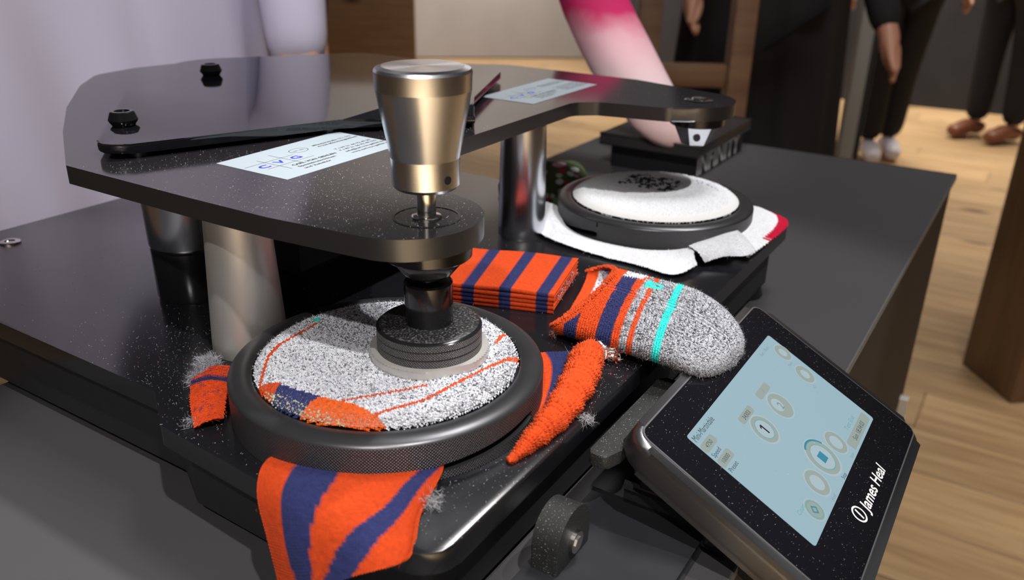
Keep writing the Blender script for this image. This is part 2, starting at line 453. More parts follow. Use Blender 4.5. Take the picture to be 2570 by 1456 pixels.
def vary(c, n, a=.12): return np.clip(c[None] * (1 + rng.normal(0, a, (n, 1))), 0, 1)
def grid_eval(ctrl, S, T):
    """smooth (Catmull-Rom) interpolation of a control grid; S across columns, T down rows, both 0..1"""
    ctrl = np.asarray(ctrl, float)
    def cr(P, x):
        n = P.shape[0]; x = np.clip(x, 0, 1) * (n - 1); i = np.minimum(x.astype(int), n - 2); f = (x - i)
        g = lambda k: P[np.clip(i + k, 0, n - 1)]
        return g(-1), g(0), g(1), g(2), f
    def w(f): return (-.5*f+f*f-.5*f**3, 1-2.5*f*f+1.5*f**3, .5*f+2*f*f-1.5*f**3, -.5*f*f+.5*f**3)
    ny, nx = ctrl.shape[:2]
    sx = np.clip(S, 0, 1) * (nx - 1); ix = np.minimum(sx.astype(int), nx - 2); fx = sx - ix
    ty = np.clip(T, 0, 1) * (ny - 1); iy = np.minimum(ty.astype(int), ny - 2); fy = ty - iy
    wx = w(fx); wy = w(fy); out = 0
    for a in range(4):
        for b in range(4):
            out = out + ctrl[np.clip(iy + a - 1, 0, ny - 1), np.clip(ix + b - 1, 0, nx - 1)] * (wy[a] * wx[b])[..., None]
    return out
def knit_surface(K, fn, ns, nt, colfn, L, Wd_, H, jit=.12, mask=None, lift=0., hair=0, haircol=None, base=True, basecol=None, hairlen=2.2, flip=1., slant=.45):
    """fn(S,T)->(...,3) in (u,v,z); ns columns along S (wales), nt rows along T"""
    def F(S, T):
        p = fn(S, T).copy(); p[..., 1] *= -1; return p
    if base:
        a, b = np.meshgrid(np.linspace(0, 1, max(int(ns * .9), 6)), np.linspace(0, 1, max(int(nt * .9), 6)))
        g = F(a, b); bc = np.array(basecol if basecol is not None else (.3, .3, .32))
        cols = colfn(a.ravel(), b.ravel()).reshape(*a.shape, 3) if basecol is None else np.broadcast_to(bc, (*a.shape, 3)).copy()
        K.base(g, cols)
    S, T = np.meshgrid((np.arange(ns) + .5) / ns, (np.arange(nt) + .5) / nt); S = S.ravel(); T = T.ravel()
    if mask is not None:
        k = mask(S, T); S = S[k]; T = T[k]
    e = 1e-3
    P = F(S, T); dT = F(S, np.clip(T + e, 0, 1)) - F(S, np.clip(T - e, 0, 1)); dS = F(np.clip(S + e, 0, 1), T) - F(np.clip(S - e, 0, 1), T)
    N = np.cross(dS, dT) * flip; ln = np.linalg.norm(N, axis=1, keepdims=True); N = N / (ln + 1e-12)
    D = dT / (np.linalg.norm(dT, axis=1, keepdims=True) + 1e-12)
    ok = ln[:, 0] > 1e-12; P, D, N, S, T = P[ok], D[ok], N[ok], S[ok], T[ok]
    c = colfn(S, T)
    K.stitches(P + N * lift, D, N, c, L, Wd_, H, jit=jit, slant=slant, cols2=colfn(S, T))
    if hair:
        i = rng.integers(0, len(P), hair); hc = c[i] if haircol is None else np.broadcast_to(np.array(haircol), (hair, 3))
        K.hairs(P[i] + rng.normal(0, .5, (hair, 3)), N[i], hc, hairlen)
def tuft(K, c, r, n, cols, length=5, sq=.6):
    c = np.array([c[0], -c[1], c[2]]); d = rng.normal(0, 1, (n, 3)); d /= np.linalg.norm(d, axis=1, keepdims=True)
    P = c + d * (rng.random((n, 1)) ** .5) * r * np.array([1, 1, sq]); P[:, 2] = np.maximum(P[:, 2], c[2] - r * sq * .8)
    cc = np.array(cols); K.hairs(P, d * .4, cc[rng.integers(0, len(cc), n)] * .75, length * .75, .13, 1.6)

# ================================================================== THE SETTING
FZ = -.92
def wbox(bm, x0, x1, y0, y1, z0, z1, bevel=0., mi=0):
    r = bmesh.ops.create_cube(bm, size=1)
    for vt in r['verts']: vt.co = Vector((x0 + (vt.co.x + .5) * (x1 - x0), y0 + (vt.co.y + .5) * (y1 - y0), z0 + (vt.co.z + .5) * (z1 - z0)))
    fs = {f for vt in r['verts'] for f in vt.link_faces}
    for f in fs: f.material_index = mi
    if bevel > 0: bmesh.ops.bevel(bm, geom=list({e for f in fs for e in f.edges}), offset=bevel, segments=2, affect='EDGES', profile=.5)
def wpart(name, bm, mats, parent=None, smooth=40):
    bmesh.ops.recalc_face_normals(bm, faces=bm.faces)
    for f in bm.faces: f.smooth = True
    for e in bm.edges:
        if len(e.link_faces) == 2 and e.calc_face_angle(0) > math.radians(smooth): e.smooth = False
    me = bpy.data.meshes.new(name); bm.to_mesh(me); bm.free()
    return link_mesh(name, me, mats, parent)
bm = B(); wbox(bm, -7, 9, -6, 9, -.06, -.012)
floor = wpart('floor', bm, MT['wood']); floor['kind'] = 'structure'
floor.location = (0, 0, FZ)
bm = B(); wbox(bm, -.799, .799, -.0985, .0985, -.012, 0, .002)
pm = bpy.data.meshes.new('plank')
bmesh.ops.recalc_face_normals(bm, faces=bm.faces); bm.to_mesh(pm); bm.free(); pm.materials.append(MT['wood'])
PR = math.radians(58.1 - 90)
n = 0
for i in range(-6, 34):
    for j in range(-4, 8):
        a = i * .2; b = j * 1.6 + (i * .61 % 1.6)
        # planks run along the machine's v direction
        x = .2 + math.cos(PR + math.pi / 2) * a + math.cos(PR) * b; y = .3 + math.sin(PR + math.pi / 2) * a + math.sin(PR) * b
        if not (-1.6 < x < 5.2 and .2 < y < 6.6): continue
        o = bpy.data.objects.new('plank', pm); COL.objects.link(o); o.parent = floor
        o.location = (x, y, random.uniform(-.0006, .0006)); o.rotation_euler = (0, 0, PR); n += 1
# dark backdrop wall of the next stand
bm = B(); wbox(bm, -2.6, 6, 0, .1, 0, 3.2)
wall = wpart('wall_back', bm, noise_color(mat('dark_backdrop', (.02, .02, .022), .8), (.012, .012, .014), (.028, .026, .03), 1.2)); wall['kind'] = 'structure'
wall.location = (3.0, 5.82, FZ); wall.rotation_euler = (0, 0, math.radians(-27.3))
bm = B(); wbox(bm, -5.5, 5.5, 0, .1, 0, 3.4)
wl = wpart('wall_left', bm, noise_color(mat('taupe_stand_panel', (.3, .27, .25), .7), (.26, .23, .21), (.36, .33, .31), .8)); wl['kind'] = 'structure'
wl.location = (-3.0, 7.6, FZ); wl.rotation_euler = (0, 0, math.radians(6))

bm = B(); wbox(bm, -5, 5, 0, .1, 0, 3.4)
wf = wpart('bounce_wall', bm, mat('pale_bounce_wall', (.74, .72, .7), .7)); wf['kind'] = 'structure'  # unseen wall added behind the camera to reflect in the metal and give fill
wf.location = (.4, -5.2, FZ)

# wooden post on the right
bm = B(); wbox(bm, 0, .3, 0, .22, 0, 2.4, .006)
bm2 = bm
for vt in bm2.verts: vt.co = Vector((vt.co.z, vt.co.y, vt.co.x))      # grain runs along local x, then stood up
post = wpart('wooden_post', bm2, MT['woodpost'])
post.location = (1.285, 2.14, FZ); post.rotation_euler = (0, -math.pi / 2, 0)
post.rotation_euler = Matrix(((0, 0, 1), (0, 1, 0), (1, 0, 0))).to_euler()
post.matrix_world = Matrix.Translation((1.285, 2.14, FZ)) @ Matrix.Rotation(math.radians(6), 4, 'Z') @ Matrix(((0, 0, 1, 0), (0, -1, 0, 0), (1, 0, 0, 0), (0, 0, 0, 1))) 
tag(post, 'broad knotty wooden post standing on the floor right of the black table', 'post')

# ================================================================== TABLE
ZT = -55.
tb = thing('display_table', 'large black box-shaped display table under the abrasion tester', 'table', 180, -50, FZ * 1000)
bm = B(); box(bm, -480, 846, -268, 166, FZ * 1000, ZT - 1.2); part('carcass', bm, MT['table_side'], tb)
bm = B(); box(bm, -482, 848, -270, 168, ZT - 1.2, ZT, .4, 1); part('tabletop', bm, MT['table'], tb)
bm = B(); box(bm, -481, 848.6, 167.6, 169, ZT - 7, ZT - .6, .3, 1); part('edge_band', bm, MT['table_edge'], tb)
bm = B(); box(bm, 805, 812, 166, 174, -375, -345, 2); part('handle', bm, MT['white'], tb, label='small white handle on the table side')

# ================================================================== ABRASION TESTER
te = thing('abrasion_tester', 'black two-station fabric abrasion tester with touchscreen console, standing on the table', 'test machine', 150, -150, ZT)
out = fillet([(-62, -389), (-62, -98), (-80, -70), (-85, 10), (-84.5, 91), (376, 91), (411, 56), (405, -68), (388, -98), (350, -104), (350, -389)], [10, 5, 8, 0, 16, 12, 12, 8, 5, 3, 10])
bm = B(); prism(bm, out, -11, 0, 1.0, 2)
deck = part('deck_plate', bm, MT['deck'], te)
bm = B(); prism(bm, fillet([(-56, -380), (-56, -92), (-70, -66), (-74, 80), (368, 82), (398, 50), (342, -98), (342, -380)], 6), -48, -11, .8, 1)
body = part('base_body', bm, MT['body'], te)
for (u, v) in ((-40, -360), (-50, 60), (330, -360), (350, 70)):
    bm = B(); lathe(bm, u, v, [(14, ZT), (15, ZT + 2), (13, -47.5)], 24); part('foot', bm, MT['black'], te)
def screw(parent, u, v, z, r, name='screw', m='steel'):
    bm = B(); lathe(bm, u, v, [(r, z - .5), (r, z + .5), (r * .85, z + 1.0), (r * .5, z + 1.0), (r * .45, z + .3), (0, z + .3)], 28)
    return part(name, bm, MT[m], parent)
screw(deck, 12.9, -360, 0, 7); screw(deck, 300, -360, 0, 7)
screw(deck, 395, 30, 0, 4)

# posts and drive column between deck and moving plate
def vpost(name, u, v, prof, m, parent=te, mids=None, label=None):
    bm = B(); lathe(bm, u, v, prof, 72, mids=mids); return part(name, bm, m, parent, 40, label)
vpost('post', -1.5, -97, [(19.6, .0), (20.0, 1), (19.8, 8), (16.2, 83)], MT['alu'], label='brushed aluminium post')
vpost('post', 238, -71, [(17.4, 0), (17.6, 1), (17.5, 8), (16.4, 83)], MT['aluv'])
dr = vpost('drive_column', 30, -182, [(21, 0), (22, 1.5), (22.3, 32), (21.3, 33.2), (21.3, 34.2)], MT['blackgloss'], label='glossy black drive column')
bm = B(); lathe(bm, 30, -182, [(22.6, 34.2), (22.8, 35), (23.6, 77), (22.9, 77.6), (22.9, 78.4), (23.6, 79), (23.6, 83)], 72); part('sleeve', bm, MT['aluv'], dr, label='polished aluminium sleeve')
bm = B(); box(bm, 85, 205, -262, -150, 0, 78, 4); mh = part('motor_housing', bm, MT['body'], te)
bm = B(); box(bm, 84.5, 85.2, -236, -206, 44, 56, .2, 1); part('green_reflection_strip', bm, mat('green_reflection_paint', (.0, .07, .04), .5), mh, label='small dark green strip standing in for a dim reflection')  # dim green reflection put in as a coloured strip on the housing

# abrading tables with knurled clamping rings
def arc_block(bm, u, v, r0, r1, z0, z1, a0, a1, mi=0):
    seg = max(6, int(abs(a1 - a0) / math.radians(3.5)))
    uvl = bm.loops.layers.uv.verify(); full = abs(abs(a1 - a0) - 2 * math.pi) < 1e-6; n = seg if full else seg + 1
    R = [[bm.verts.new((u + r * math.cos(a0 + (a1 - a0) * k / seg), -v + r * math.sin(a0 + (a1 - a0) * k / seg), z)) for k in range(n)] for r, z in ((r1, z0), (r1, z1), (r0, z1), (r0, z0))]
    for i in range(4):
        for k in range(seg):
            k2 = (k + 1) % n
            f = bm.faces.new((R[i][k], R[i][k2], R[(i+1) % 4][k2], R[(i+1) % 4][k])); f.material_index = 1 if i == 0 else mi
            for lp, (a, b) in zip(f.loops, ((k, z0), (k + 1, z0), (k + 1, z1), (k, z1))): lp[uvl].uv = (r1 * (a1 - a0) / seg * a, b)
    if not full:
        for k in (0, n - 1): bm.faces.new([R[i][k] for i in range(4)])
def abrading_table(u, v, slots):
    bm = B(); lathe(bm, u, v, [(66, 0), (66, 17), (60, 19), (0, 19)], 96); at = part('abrading_table', bm, MT['black'], te)
    # knurled skirt with rising bayonet slots
    bm = B(); uvl = bm.loops.layers.uv.verify(); NC = 240
    def slot(a):
        for s0, s1 in slots:
            x = (a - s0) % 360; w = (s1 - s0) % 360
            if x <= w: p = x / w; e = min(1, (1 - p) * 14, p * 14) ** .5; return (1 + 5.6 * p + 2 * (1 - e), 3.4 + 8.2 * p - 1.6 * (1 - e))
        return None
    def pt(r, a, z): a = math.radians(a); return bm.verts.new((u + r * math.cos(a), -v + r * math.sin(a), z))
    def quad(pts, mi, knl=None):
        f = bm.faces.new([pt(*p) for p in pts]); f.material_index = mi
        if knl:
            for lp, p in zip(f.loops, pts): lp[uvl].uv = (75 * math.radians(p[1]), p[2])
    for k in range(NC):
        a0, a1 = 360 * k / NC, 360 * (k + 1) / NC; s0, s1 = slot(a0), slot(a1)
        if s0 and s1:
            quad([(75, a0, .2), (75, a1, .2), (75, a1, s1[0]), (75, a0, s0[0])], 1, 1)
            quad([(75, a0, s0[1]), (75, a1, s1[1]), (75, a1, 18.5), (75, a0, 18.5)], 1, 1)
            quad([(75, a0, s0[0]), (75, a1, s1[0]), (67, a1, s1[0]), (67, a0, s0[0])], 0)
            quad([(75, a0, s0[1]), (75, a1, s1[1]), (67, a1, s1[1]), (67, a0, s0[1])], 0)
        else:
            quad([(75, a0, .2), (75, a1, .2), (75, a1, 18.5), (75, a0, 18.5)], 1, 1)
            if s0 or s1:
                a_, z_ = (a0, s0) if s0 else (a1, s1); quad([(75, a_, z_[0]), (75, a_, z_[1]), (67, a_, z_[1]), (67, a_, z_[0])], 0)
    bmesh.ops.remove_doubles(bm, verts=bm.verts, dist=.01)
    part('base_ring', bm, [MT['ringtop'], MT['ringside']], at)
    bm = B(); lathe(bm, u, v, [(66, 17.5), (75, 18.5), (74.6, 19.3), (73.2, 20.2), (71.2, 20.9), (68.5, 21.2), (65.4, 21.1), (63.8, 20.2), (63.8, 15)], 144, caps=False)
    part('clamp_ring', bm, MT['ringtop'], at, 40)
    return at
abrading_table(0, 0, [(-160, -80), (-60, -50), (-40, 30), (60, 141)])
abrading_table(319.2, 0, [(122, 172), (20, 80)])

# moving plate
po = [(-32, -190), (-32, -90), (-31, -40)] + [(9 + 35 * math.cos(math.radians(a)), 8 + 34 * math.sin(math.radians(a))) for a in range(176, 0, -8)] + [(58, -40), (72, -55.5), (282, -56), (295, -42), (306, 10)] + [(349 + 36 * math.cos(math.radians(a)), 9 + 35 * math.sin(math.radians(a))) for a in range(158, 0, -8)] + [(390, -8), (404, -60), (404, -190), (360, -263), (318, -327), (265, -395), (228, -428), (186, -436), (144, -430), (107.5, -395), (54, -327), (11.6, -263)]
pr = [4, 0, 60] + [0] * 22 + [14, 14, 14, 12, 14] + [0] * 20 + [10, 14, 6, 60, 60, 40, 30, 30, 30, 40, 60, 60]
assert len(po) == len(pr), (len(po), len(pr))
bm = B(); prism(bm, fillet(po, pr, 6), 83, 93, 1.6, 2, 0, 1)
mp = part('moving_plate', bm, [MT['plate'], MT['plate_edge']], te, 25)
# bearing housings, spindles
def housing(u, v):
    bm = B(); lathe(bm, u, v, [(20.6, 83), (20.6, 75.6), (20, 75), (16.5, 74.6), (16, 72), (11, 66), (0, 66)], 72); return part('bearing_housing', bm, MT['blackgloss'], mp, 30)
housing(10.2, 17.4)
bm = B(); lathe(bm, 349, 17, [(20.6, 83), (20.6, 75.6), (20, 75), (17.5, 74.8)], 72); part('bearing_housing', bm, MT['blackgloss'], mp, 30)
bm = B(); lathe(bm, 349, 17, [(17.5, 75), (10.5, 60), (9.5, 59.6), (0, 59.6)], 6); part('collet', bm, MT['aluv'], mp, 20, 'tapered silver collet')
d = wdir(0, 0, 1)
bm = B(); tube(bm, [U3(339, 21.6, 67), U3(337.1, 22.6, 66.6)], 2.7, 20); part('bore', bm, MT['black'], mp)
bm = B()
for k in range(28):
    pass
lathe(bm, 349, 17, [(3, 92.5), (10, 92.9), (11, 93.4), (10, 93.8), (6, 93.8), (5.5, 95.2), (0, 95.6)], 40); part('spindle_seat', bm, MT['steel'], mp)
bm = B(); lathe(bm, 10.2, 17.4, [(15, 92.8), (15.4, 93.25), (14.4, 93.35), (14, 92.6), (7, 92.6)], 56, caps=False); part('seat_groove', bm, MT['black'], mp)
# specimen holder of the front station
hu, hv = 10.2, 17.4
bm = B(); lathe(bm, hu, hv, [(6, 41), (11, 41.2), (11.4, 42), (11.4, 61.6), (10.6, 62.6), (5, 62.8), (4.6, 66.5)], 64); hd = part('specimen_holder', bm, MT['blackgloss'], te, 30)
bm = B(); lathe(bm, hu, hv, [(25, 29), (25, 32.2), (24.6, 32.6), (25, 33), (25, 36.2), (24.6, 36.6), (25, 37), (25, 40), (23.6, 41.2), (19.5, 41.6), (11.4, 41.7)], 128, mids=[0, 0, 0, 0, 0, 0, 0, 2, 1, 1]); part('knurled_nut', bm, [MT['nut'], MT['nuttop'], MT['blackgloss']], hd, 40)
bm = B()
pts = []
for k in range(160):
    a = 2 * math.pi * k / 160; r = 28.2 + (.18 if k % 2 else 0)
    # a flat on the side facing the operator's corner
    c = math.cos(a - math.radians(-122))
    if c > .93: r = min(r, 26.3 / c)
    pts.append((hu + r * math.cos(a), hv - r * math.sin(a)))
prism(bm, pts, 24.9, 29, .5, 1); part('clamp_washer', bm, MT['washer'], hd, 30, 'silver washer with a flat')

# printed cards on the moving plate
def card(u0, u1, v0, v1, name='label_card'):
    bm = B(); sx = (u1 - u0) / 87.5; sy = (v1 - v0) / 53
    fn0 = lambda z: (lambda x, y: U3(u0 + x * sx, v0 + (53 - y) * sy, z))
    prism(bm, [(u0, v0), (u1, v0), (u1, v1), (u0, v1)], 93.0, 93.22)
    fn = fn0(93.26)
    bl = lambda uu: uu - 16; by = lambda vv: -vv - 76         # measured plate coordinates -> card x, y
    for s, c in (('C', (25.4, -103.3)), ('V', (36.4, -104.1)), ('G', (47.8, -104.2))): add_text(bm, s, 7.4, fn, bl(c[0]), by(c[1]), 6.2, 2, .25, 0, True)
    for a, b in (((17.8, -109.2), (51, -109.6)), ((23.3, -98), (56, -98.9)), ((30.8, -115.5), (31.4, -89.1)), ((42.0, -119.1), (42.8, -93.5))): flat_line(bm, (bl(a[0]), by(a[1])), (bl(b[0]), by(b[1])), .35, fn, 1)
    flat_ring(bm, bl(59), by(-114), 5.6, 6.0, fn, 1, sy=.75)
    add_text(bm, 'SEIT 1885', 1.7, fn, bl(59), by(-114), 7.5, 1, 0, 0, True)
    for s, u, v, w, sz in (('CARL VON GEHLEN', 35.3, -92.3, 31.5, 3.1), ('Spezialmaschinen', 35.5, -88, 26.5, 3.0), ('und Zubehör', 35.5, -83.6, 19, 3.0), ('Münsterstraße 171-173', 70.5, -114, 30, 2.9), ('41236 Mönchengladbach', 70.5, -110, 31.5, 2.9),
                           ('T +49 21 66 92 49 55', 71.8, -98.2, 28.5, 2.7), ('F +49 21 66 92 49 522', 71.8, -94.2, 29.5, 2.7), ('info@carl-von-gehlen.de', 72, -89.9, 31, 2.7), ('www.carl-von-gehlen.de', 72, -85.6, 31, 2.7)):
        add_text(bm, s, sz, fn, bl(u), by(v), w, 1, .13 if 'CARL' in s else .07)
    return part(name, bm, [MT['cardw'], MT['ink'], MT['inkblue']], mp)
card(16, 109, -129.5, -76).data.name = 'label_card'
card(258.5, 360.5, -122.5, -76)

# glossy cover on top of the moving plate
co = fillet([(-22, -180), (108, -125), (168, -65), (218, -102), (330, -149), (335, -305), (205, -395), (102, -324)], [14, 10, 0, 0, 16, 40, 40, 40], 8)
bm = B(); prism(bm, co, 96, 101.5, 1.5, 3); cv = part('cover_plate', bm, MT['cover'], te, 25, 'glossy black acrylic cover')
for (u, v) in ((4, -178), (108, -135), (166, -84), (310, -165), (128, -325), (300, -300)):
    bm = B(); lathe(bm, u, v, [(5, 93), (5, 96)], 20); part('spacer', bm, MT['black'], cv)
for (u, v) in ((21.6, -215), (168, -315)):
    bm = B(); lathe(bm, u, v, [(6.2, 101.4), (8.2, 104.4), (8.4, 105.2), (6.8, 109.6), (6.2, 110), (4.4, 110), (4, 108.7), (0, 108.7)], 40); part('cover_screw', bm, MT['blackgloss'], cv, 25, 'black chromed screw')

# touchscreen console
TH = math.radians(28)
def PN(x, y, n=0.): return U3(53.5 + x, 134 - y * math.cos(TH) + n * math.sin(TH), -5 + y * math.sin(TH) + n * math.cos(TH))
def pprism(bm, pts, n0, n1, bevel=0., seg=3, mi=0):
    a = [bm.verts.new(PN(x, y, n0)) for x, y in pts]; b = [bm.verts.new(PN(x, y, n1)) for x, y in pts]; n = len(pts)
    fs = [bm.faces.new(b), bm.faces.new(list(reversed(a)))] + [bm.faces.new((a[i], a[(i+1) % n], b[(i+1) % n], b[i])) for i in range(n)]
    for f in fs: f.material_index = mi
    if bevel: bmesh.ops.bevel(bm, geom=list(fs[0].edges) + list(fs[1].edges), offset=bevel, segments=seg, affect='EDGES', profile=.5)
bm = B(); pprism(bm, fillet([(-26, -102.8), (154, -102.8), (154, 21.2), (-26, 21.2)], [14, 14, 14, 14], 8), -16, -.4, 4.5, 4)
cs = part('console', bm, MT['console'], te, 25, 'tilted touchscreen console with black glass front')
bm = B(); pprism(bm, rrect(-20.6, 149.6, -97.4, 17.6, 6), -.5, .05, .05, 1); part('rim_line', bm, MT['rimline'], cs)
bm = B(); pprism(bm, rrect(-19.8, 148.8, -96.6, 16.8, 5.4), -.5, .2, .1, 1)
fn = lambda x, y: PN(x, y, .26)
add_text(bm, 'James Heal', 8.6, fn, 49.5, -89.6, 43, 1, .16, .14)
flat_ring(bm, 43.6, -85.6, 3.6, 4.6, fn, 1)
flat_poly(bm, [(42.6, -88.4), (43.8, -88.4), (44.8, -82.8), (43.6, -82.8)], fn, 1)
part('front_glass', bm, [MT['glass'], MT['white']], cs, 25)
# display
bm = B(); SC = ['screen', 'ui_pad', 'ui_pale', 'ui_teal', 'ui_ring', 'ui_dark', 'ui_ink', 'ui_faint']
f1 = lambda k: (lambda x, y: PN(x, y, .24 + .03 * k))
flat_poly(bm, [(0, -73.2), (128.8, -73.2), (128.8, 0), (0, 0)] if False else rrect(0, 128.8, -73.2, .2, 1.6), f1(0), 0)
add_text(bm, 'Mini-Martindale', 4.9, f1(1), 2, -5.2, 24, 5)
def pill(x0, x1, y0, y1, s=None, sz=3.2, mi=5):
    flat_poly(bm, rrect(x0, x1, y0, y1, min(1.6, (y1 - y0) * .45)), f1(1), 1)
    if s: add_text(bm, s, sz, f1(2), (x0 + x1) / 2, (y0 + y1) / 2, None, mi, 0, 0, True)
pill(.6, 14.5, -12.3, -7.2, '4750', 3.3); add_text(bm, 'Speed', 3.6, f1(1), 2, -16, None, 5)
pill(.6, 14.5, -22.3, -17.2, '10000', 3.3); add_text(bm, 'Preset', 3.6, f1(1), 2, -26, None, 5)
pill(39, 56, -18.2, -13.6, '34303', 3.6); pill(67.5, 84, -18, -13.4, '1', 3.0, 7)
def knob(x, y, r, inner=None, glyph=None, gs=4, gm=5):
    flat_ring(bm, x, y, r, r * 1.12, f1(1), 2); flat_poly(bm, circle(x, y, r), f1(1), 1)
    if inner: flat_poly(bm, circle(x, y, inner), f1(2), 2)
    if glyph: add_text(bm, glyph, gs, f1(4), x, y, None, gm, .12, 0, True)
knob(48, -27.2, 8.2, 5.6); flat_ring(bm, 48, -27.2, 5.6, 6.1, f1(3), 4)
flat_poly(bm, [(47.6, -30.2), (48.7, -30.2), (48.7, -24.2), (47.6, -24.2)], f1(4), 6); flat_poly(bm, [(47.6, -24.2), (47.6, -25.3), (46.2, -26.1), (46.2, -25.2)], f1(4), 6)
knob(75.6, -27.3, 8.0, None, '2', 6.5, 7); flat_poly(bm, circle(74.2, -26, 4.2), f1(2), 2)
knob(123.0, -12.3, 5.6, 3.0); knob(119.3, -29.1, 6.2, 3.2)
add_text(bm, 'Set / Run', 3.0, f1(1), 104, -4.6, 13, 7); add_text(bm, 'Menu', 2.6, f1(1), 115, -20.2, None, 7); add_text(bm, 'i/O', 2.6, f1(1), 113, -38, None, 7)
knob(62.5, -58.3, 10.4, 7.4); flat_ring(bm, 62.5, -58.3, 7.4, 7.9, f1(3), 4); flat_ring(bm, 62.5, -58.3, 9.8, 11.0, f1(3), 3, math.radians(20), math.radians(120))
flat_poly(bm, [(59.4, -61), (65.2, -61), (65.2, -55.6), (59.4, -55.6)], f1(4), 3)
knob(82.2, -60.9, 6.9, 4.2); knob(41.2, -61.5, 7.2, 4.4); knob(22, -66, 5.6); flat_ring(bm, 22, -66, 4.4, 5, f1(3), 4)
flat_ring(bm, 22, -66, 1.5, 2.6, f1(3), 3, 0, math.pi * 2, 4)
pill(88.5, 126, -71.6, -65.6, 'Sun 18:34:03', 4.0); add_text(bm, 'Test End', 3.8, f1(1), 99.5, -63.8, 16, 4)
add_text(bm, 'Stop', 3.0, f1(1), 59, -72.6, None, 5); add_text(bm, 'Start', 2.6, f1(1), 80, -71.9, None, 7); add_text(bm, 'Hold', 2.8, f1(1), 38, -72.4, None, 7); add_text(bm, 'Count', 3.4, f1(1), 11, -61.6, None, 4)
part('display', bm, [MT[k] for k in SC], cs, 25, 'pale blue lit display')
# console stand, bracket and hinge
bm = B(); box(bm, 44, 196, 112, 160, ZT + .3, -36, 3); box(bm, -90, 44, 94, 150, ZT + .3, -46, 2); part('console_stand', bm, MT['body'], te)
bm = B(); pprism(bm, fillet([(-10, -80), (138, -80), (138, 5), (-10, 5)], 4), -34, -15.5, 1.5, 2); part('console_neck', bm, MT['blackgloss'], te)
bm = B(); prism(bm, fillet([(24, 97.5), (24, 107), (34, 110.5), (110, 110.5), (110, 97.5)], 3), -17, -10, 1.2, 2); part('bracket', bm, MT['speckle'], te, label='speckled grey bracket')
bm = B()
hp = []
for k in range(24):
    a = math.pi * k / 23; hp.append((-6 + 15 * math.cos(a), -34 + 15 * math.sin(a)))
hp = [(9, -52)] + hp + [(-21, -52)]
a_ = [bm.verts.new((x, -95., z)) for x, z in hp]; b_ = [bm.verts.new((x, -108., z)) for x, z in hp]
fs = [bm.faces.new(a_), bm.faces.new(list(reversed(b_)))] + [bm.faces.new((a_[i], b_[i], b_[(i+1) % len(hp)], a_[(i+1) % len(hp)])) for i in range(len(hp))]
bmesh.ops.bevel(bm, geom=list(fs[0].edges) + list(fs[1].edges), offset=1.0, segments=2, affect='EDGES', profile=.5)
hg = part('hinge', bm, MT['speckle'], te, label='rounded speckled grey hinge')
bm = B(); tube(bm, [U3(-6, 107, -36), U3(-6, 110, -36)], 5.2, 28); tube(bm, [U3(-6, 109.5, -36), U3(-6, 110.6, -36)], 3, 6); part('screw', bm, MT['steel'], hg)

# loading weight
wt = thing('loading_weight', 'silver aluminium loading weight on a thin pin above the front holder', 'weight', hu, hv, 93)
bm = B(); lathe(bm, hu, hv, [(11.5, 106.6), (13.6, 107.2), (15, 108.8), (15.2, 121), (20.6, 150), (20.9, 157.6), (20.2, 158.8), (17.5, 159.6), (0, 159.6)], 128); part('weight_body', bm, MT['aluv'], wt, 7)
bm = B(); lathe(bm, hu, hv, [(6.8, 93.05), (6.8, 93.7), (6.2, 94), (4.3, 94.2), (4.3, 108)], 48); part('pin', bm, MT['steel'], wt, 30)
aim = np.array([.276 + hu / 1000, 0])
bm = B(); cu_, cv_ = -.2762 * 1000 - hu, 241.6 - hv; L_ = math.hypot(cu_, cv_); cu_, cv_ = cu_ / L_, cv_ / L_
# set screw hole a little to the right of the side facing us
ca, sa = math.cos(math.radians(38)), math.sin(math.radians(38)); du, dv = cu_ * ca + cv_ * -sa * -1, cv_ * ca - cu_ * sa
tube(bm, [U3(hu + du * 13.2, hv + dv * 13.2, 113.2), U3(hu + du * 15.35, hv + dv * 15.35, 113.2)], 1.9, 24); part('set_screw', bm, MT['black'], wt, label='dark set screw in the collar')

# ================================================================== SOCKS
K1 = MT['knit']
def pad_fn(cu, cv, R=62.5, ang=0., top=24.6):
    ca, sa = math.cos(ang), math.sin(ang)
    def fn(S, T):
        x = (S * 2 - 1) * (R + 1); y = (T * 2 - 1) * (R + 1)
        r = np.hypot(x, y); z = top - 5.2 * np.clip((r - 54) / 9.5, 0, 1) ** 2.2
        return np.stack([cu + ca * x - sa * y, cv + sa * x + ca * y, z], -1)
    return fn
def seg_dist(u, v, pts):
    d = np.full(u.shape, 1e9)
    for a, b in zip(pts[:-1], pts[1:]):
        a = np.array(a); b = np.array(b); ab = b - a; t = np.clip(((u - a[0]) * ab[0] + (v - a[1]) * ab[1]) / (ab @ ab), 0, 1)
        d = np.minimum(d, np.hypot(u - a[0] - t * ab[0], v - a[1] - t * ab[1]))
    return d
def inpoly(u, v, poly):
    c = np.zeros(u.shape, bool); n = len(poly)
    for i in range(n):
        x0, y0 = poly[i]; x1, y1 = poly[(i + 1) % n]
        k = ((y0 > v) != (y1 > v)) & (u < (x1 - x0) * (v - y0) / (y1 - y0 + 1e-12) + x0); c ^= k
    return c
s1 = thing('sock_specimen', 'grey marl sock with orange and navy stripes clamped in the front ring', 'sock', 0, 0, 21)
fn = pad_fn(0, 0, 62.5, math.radians(-22))
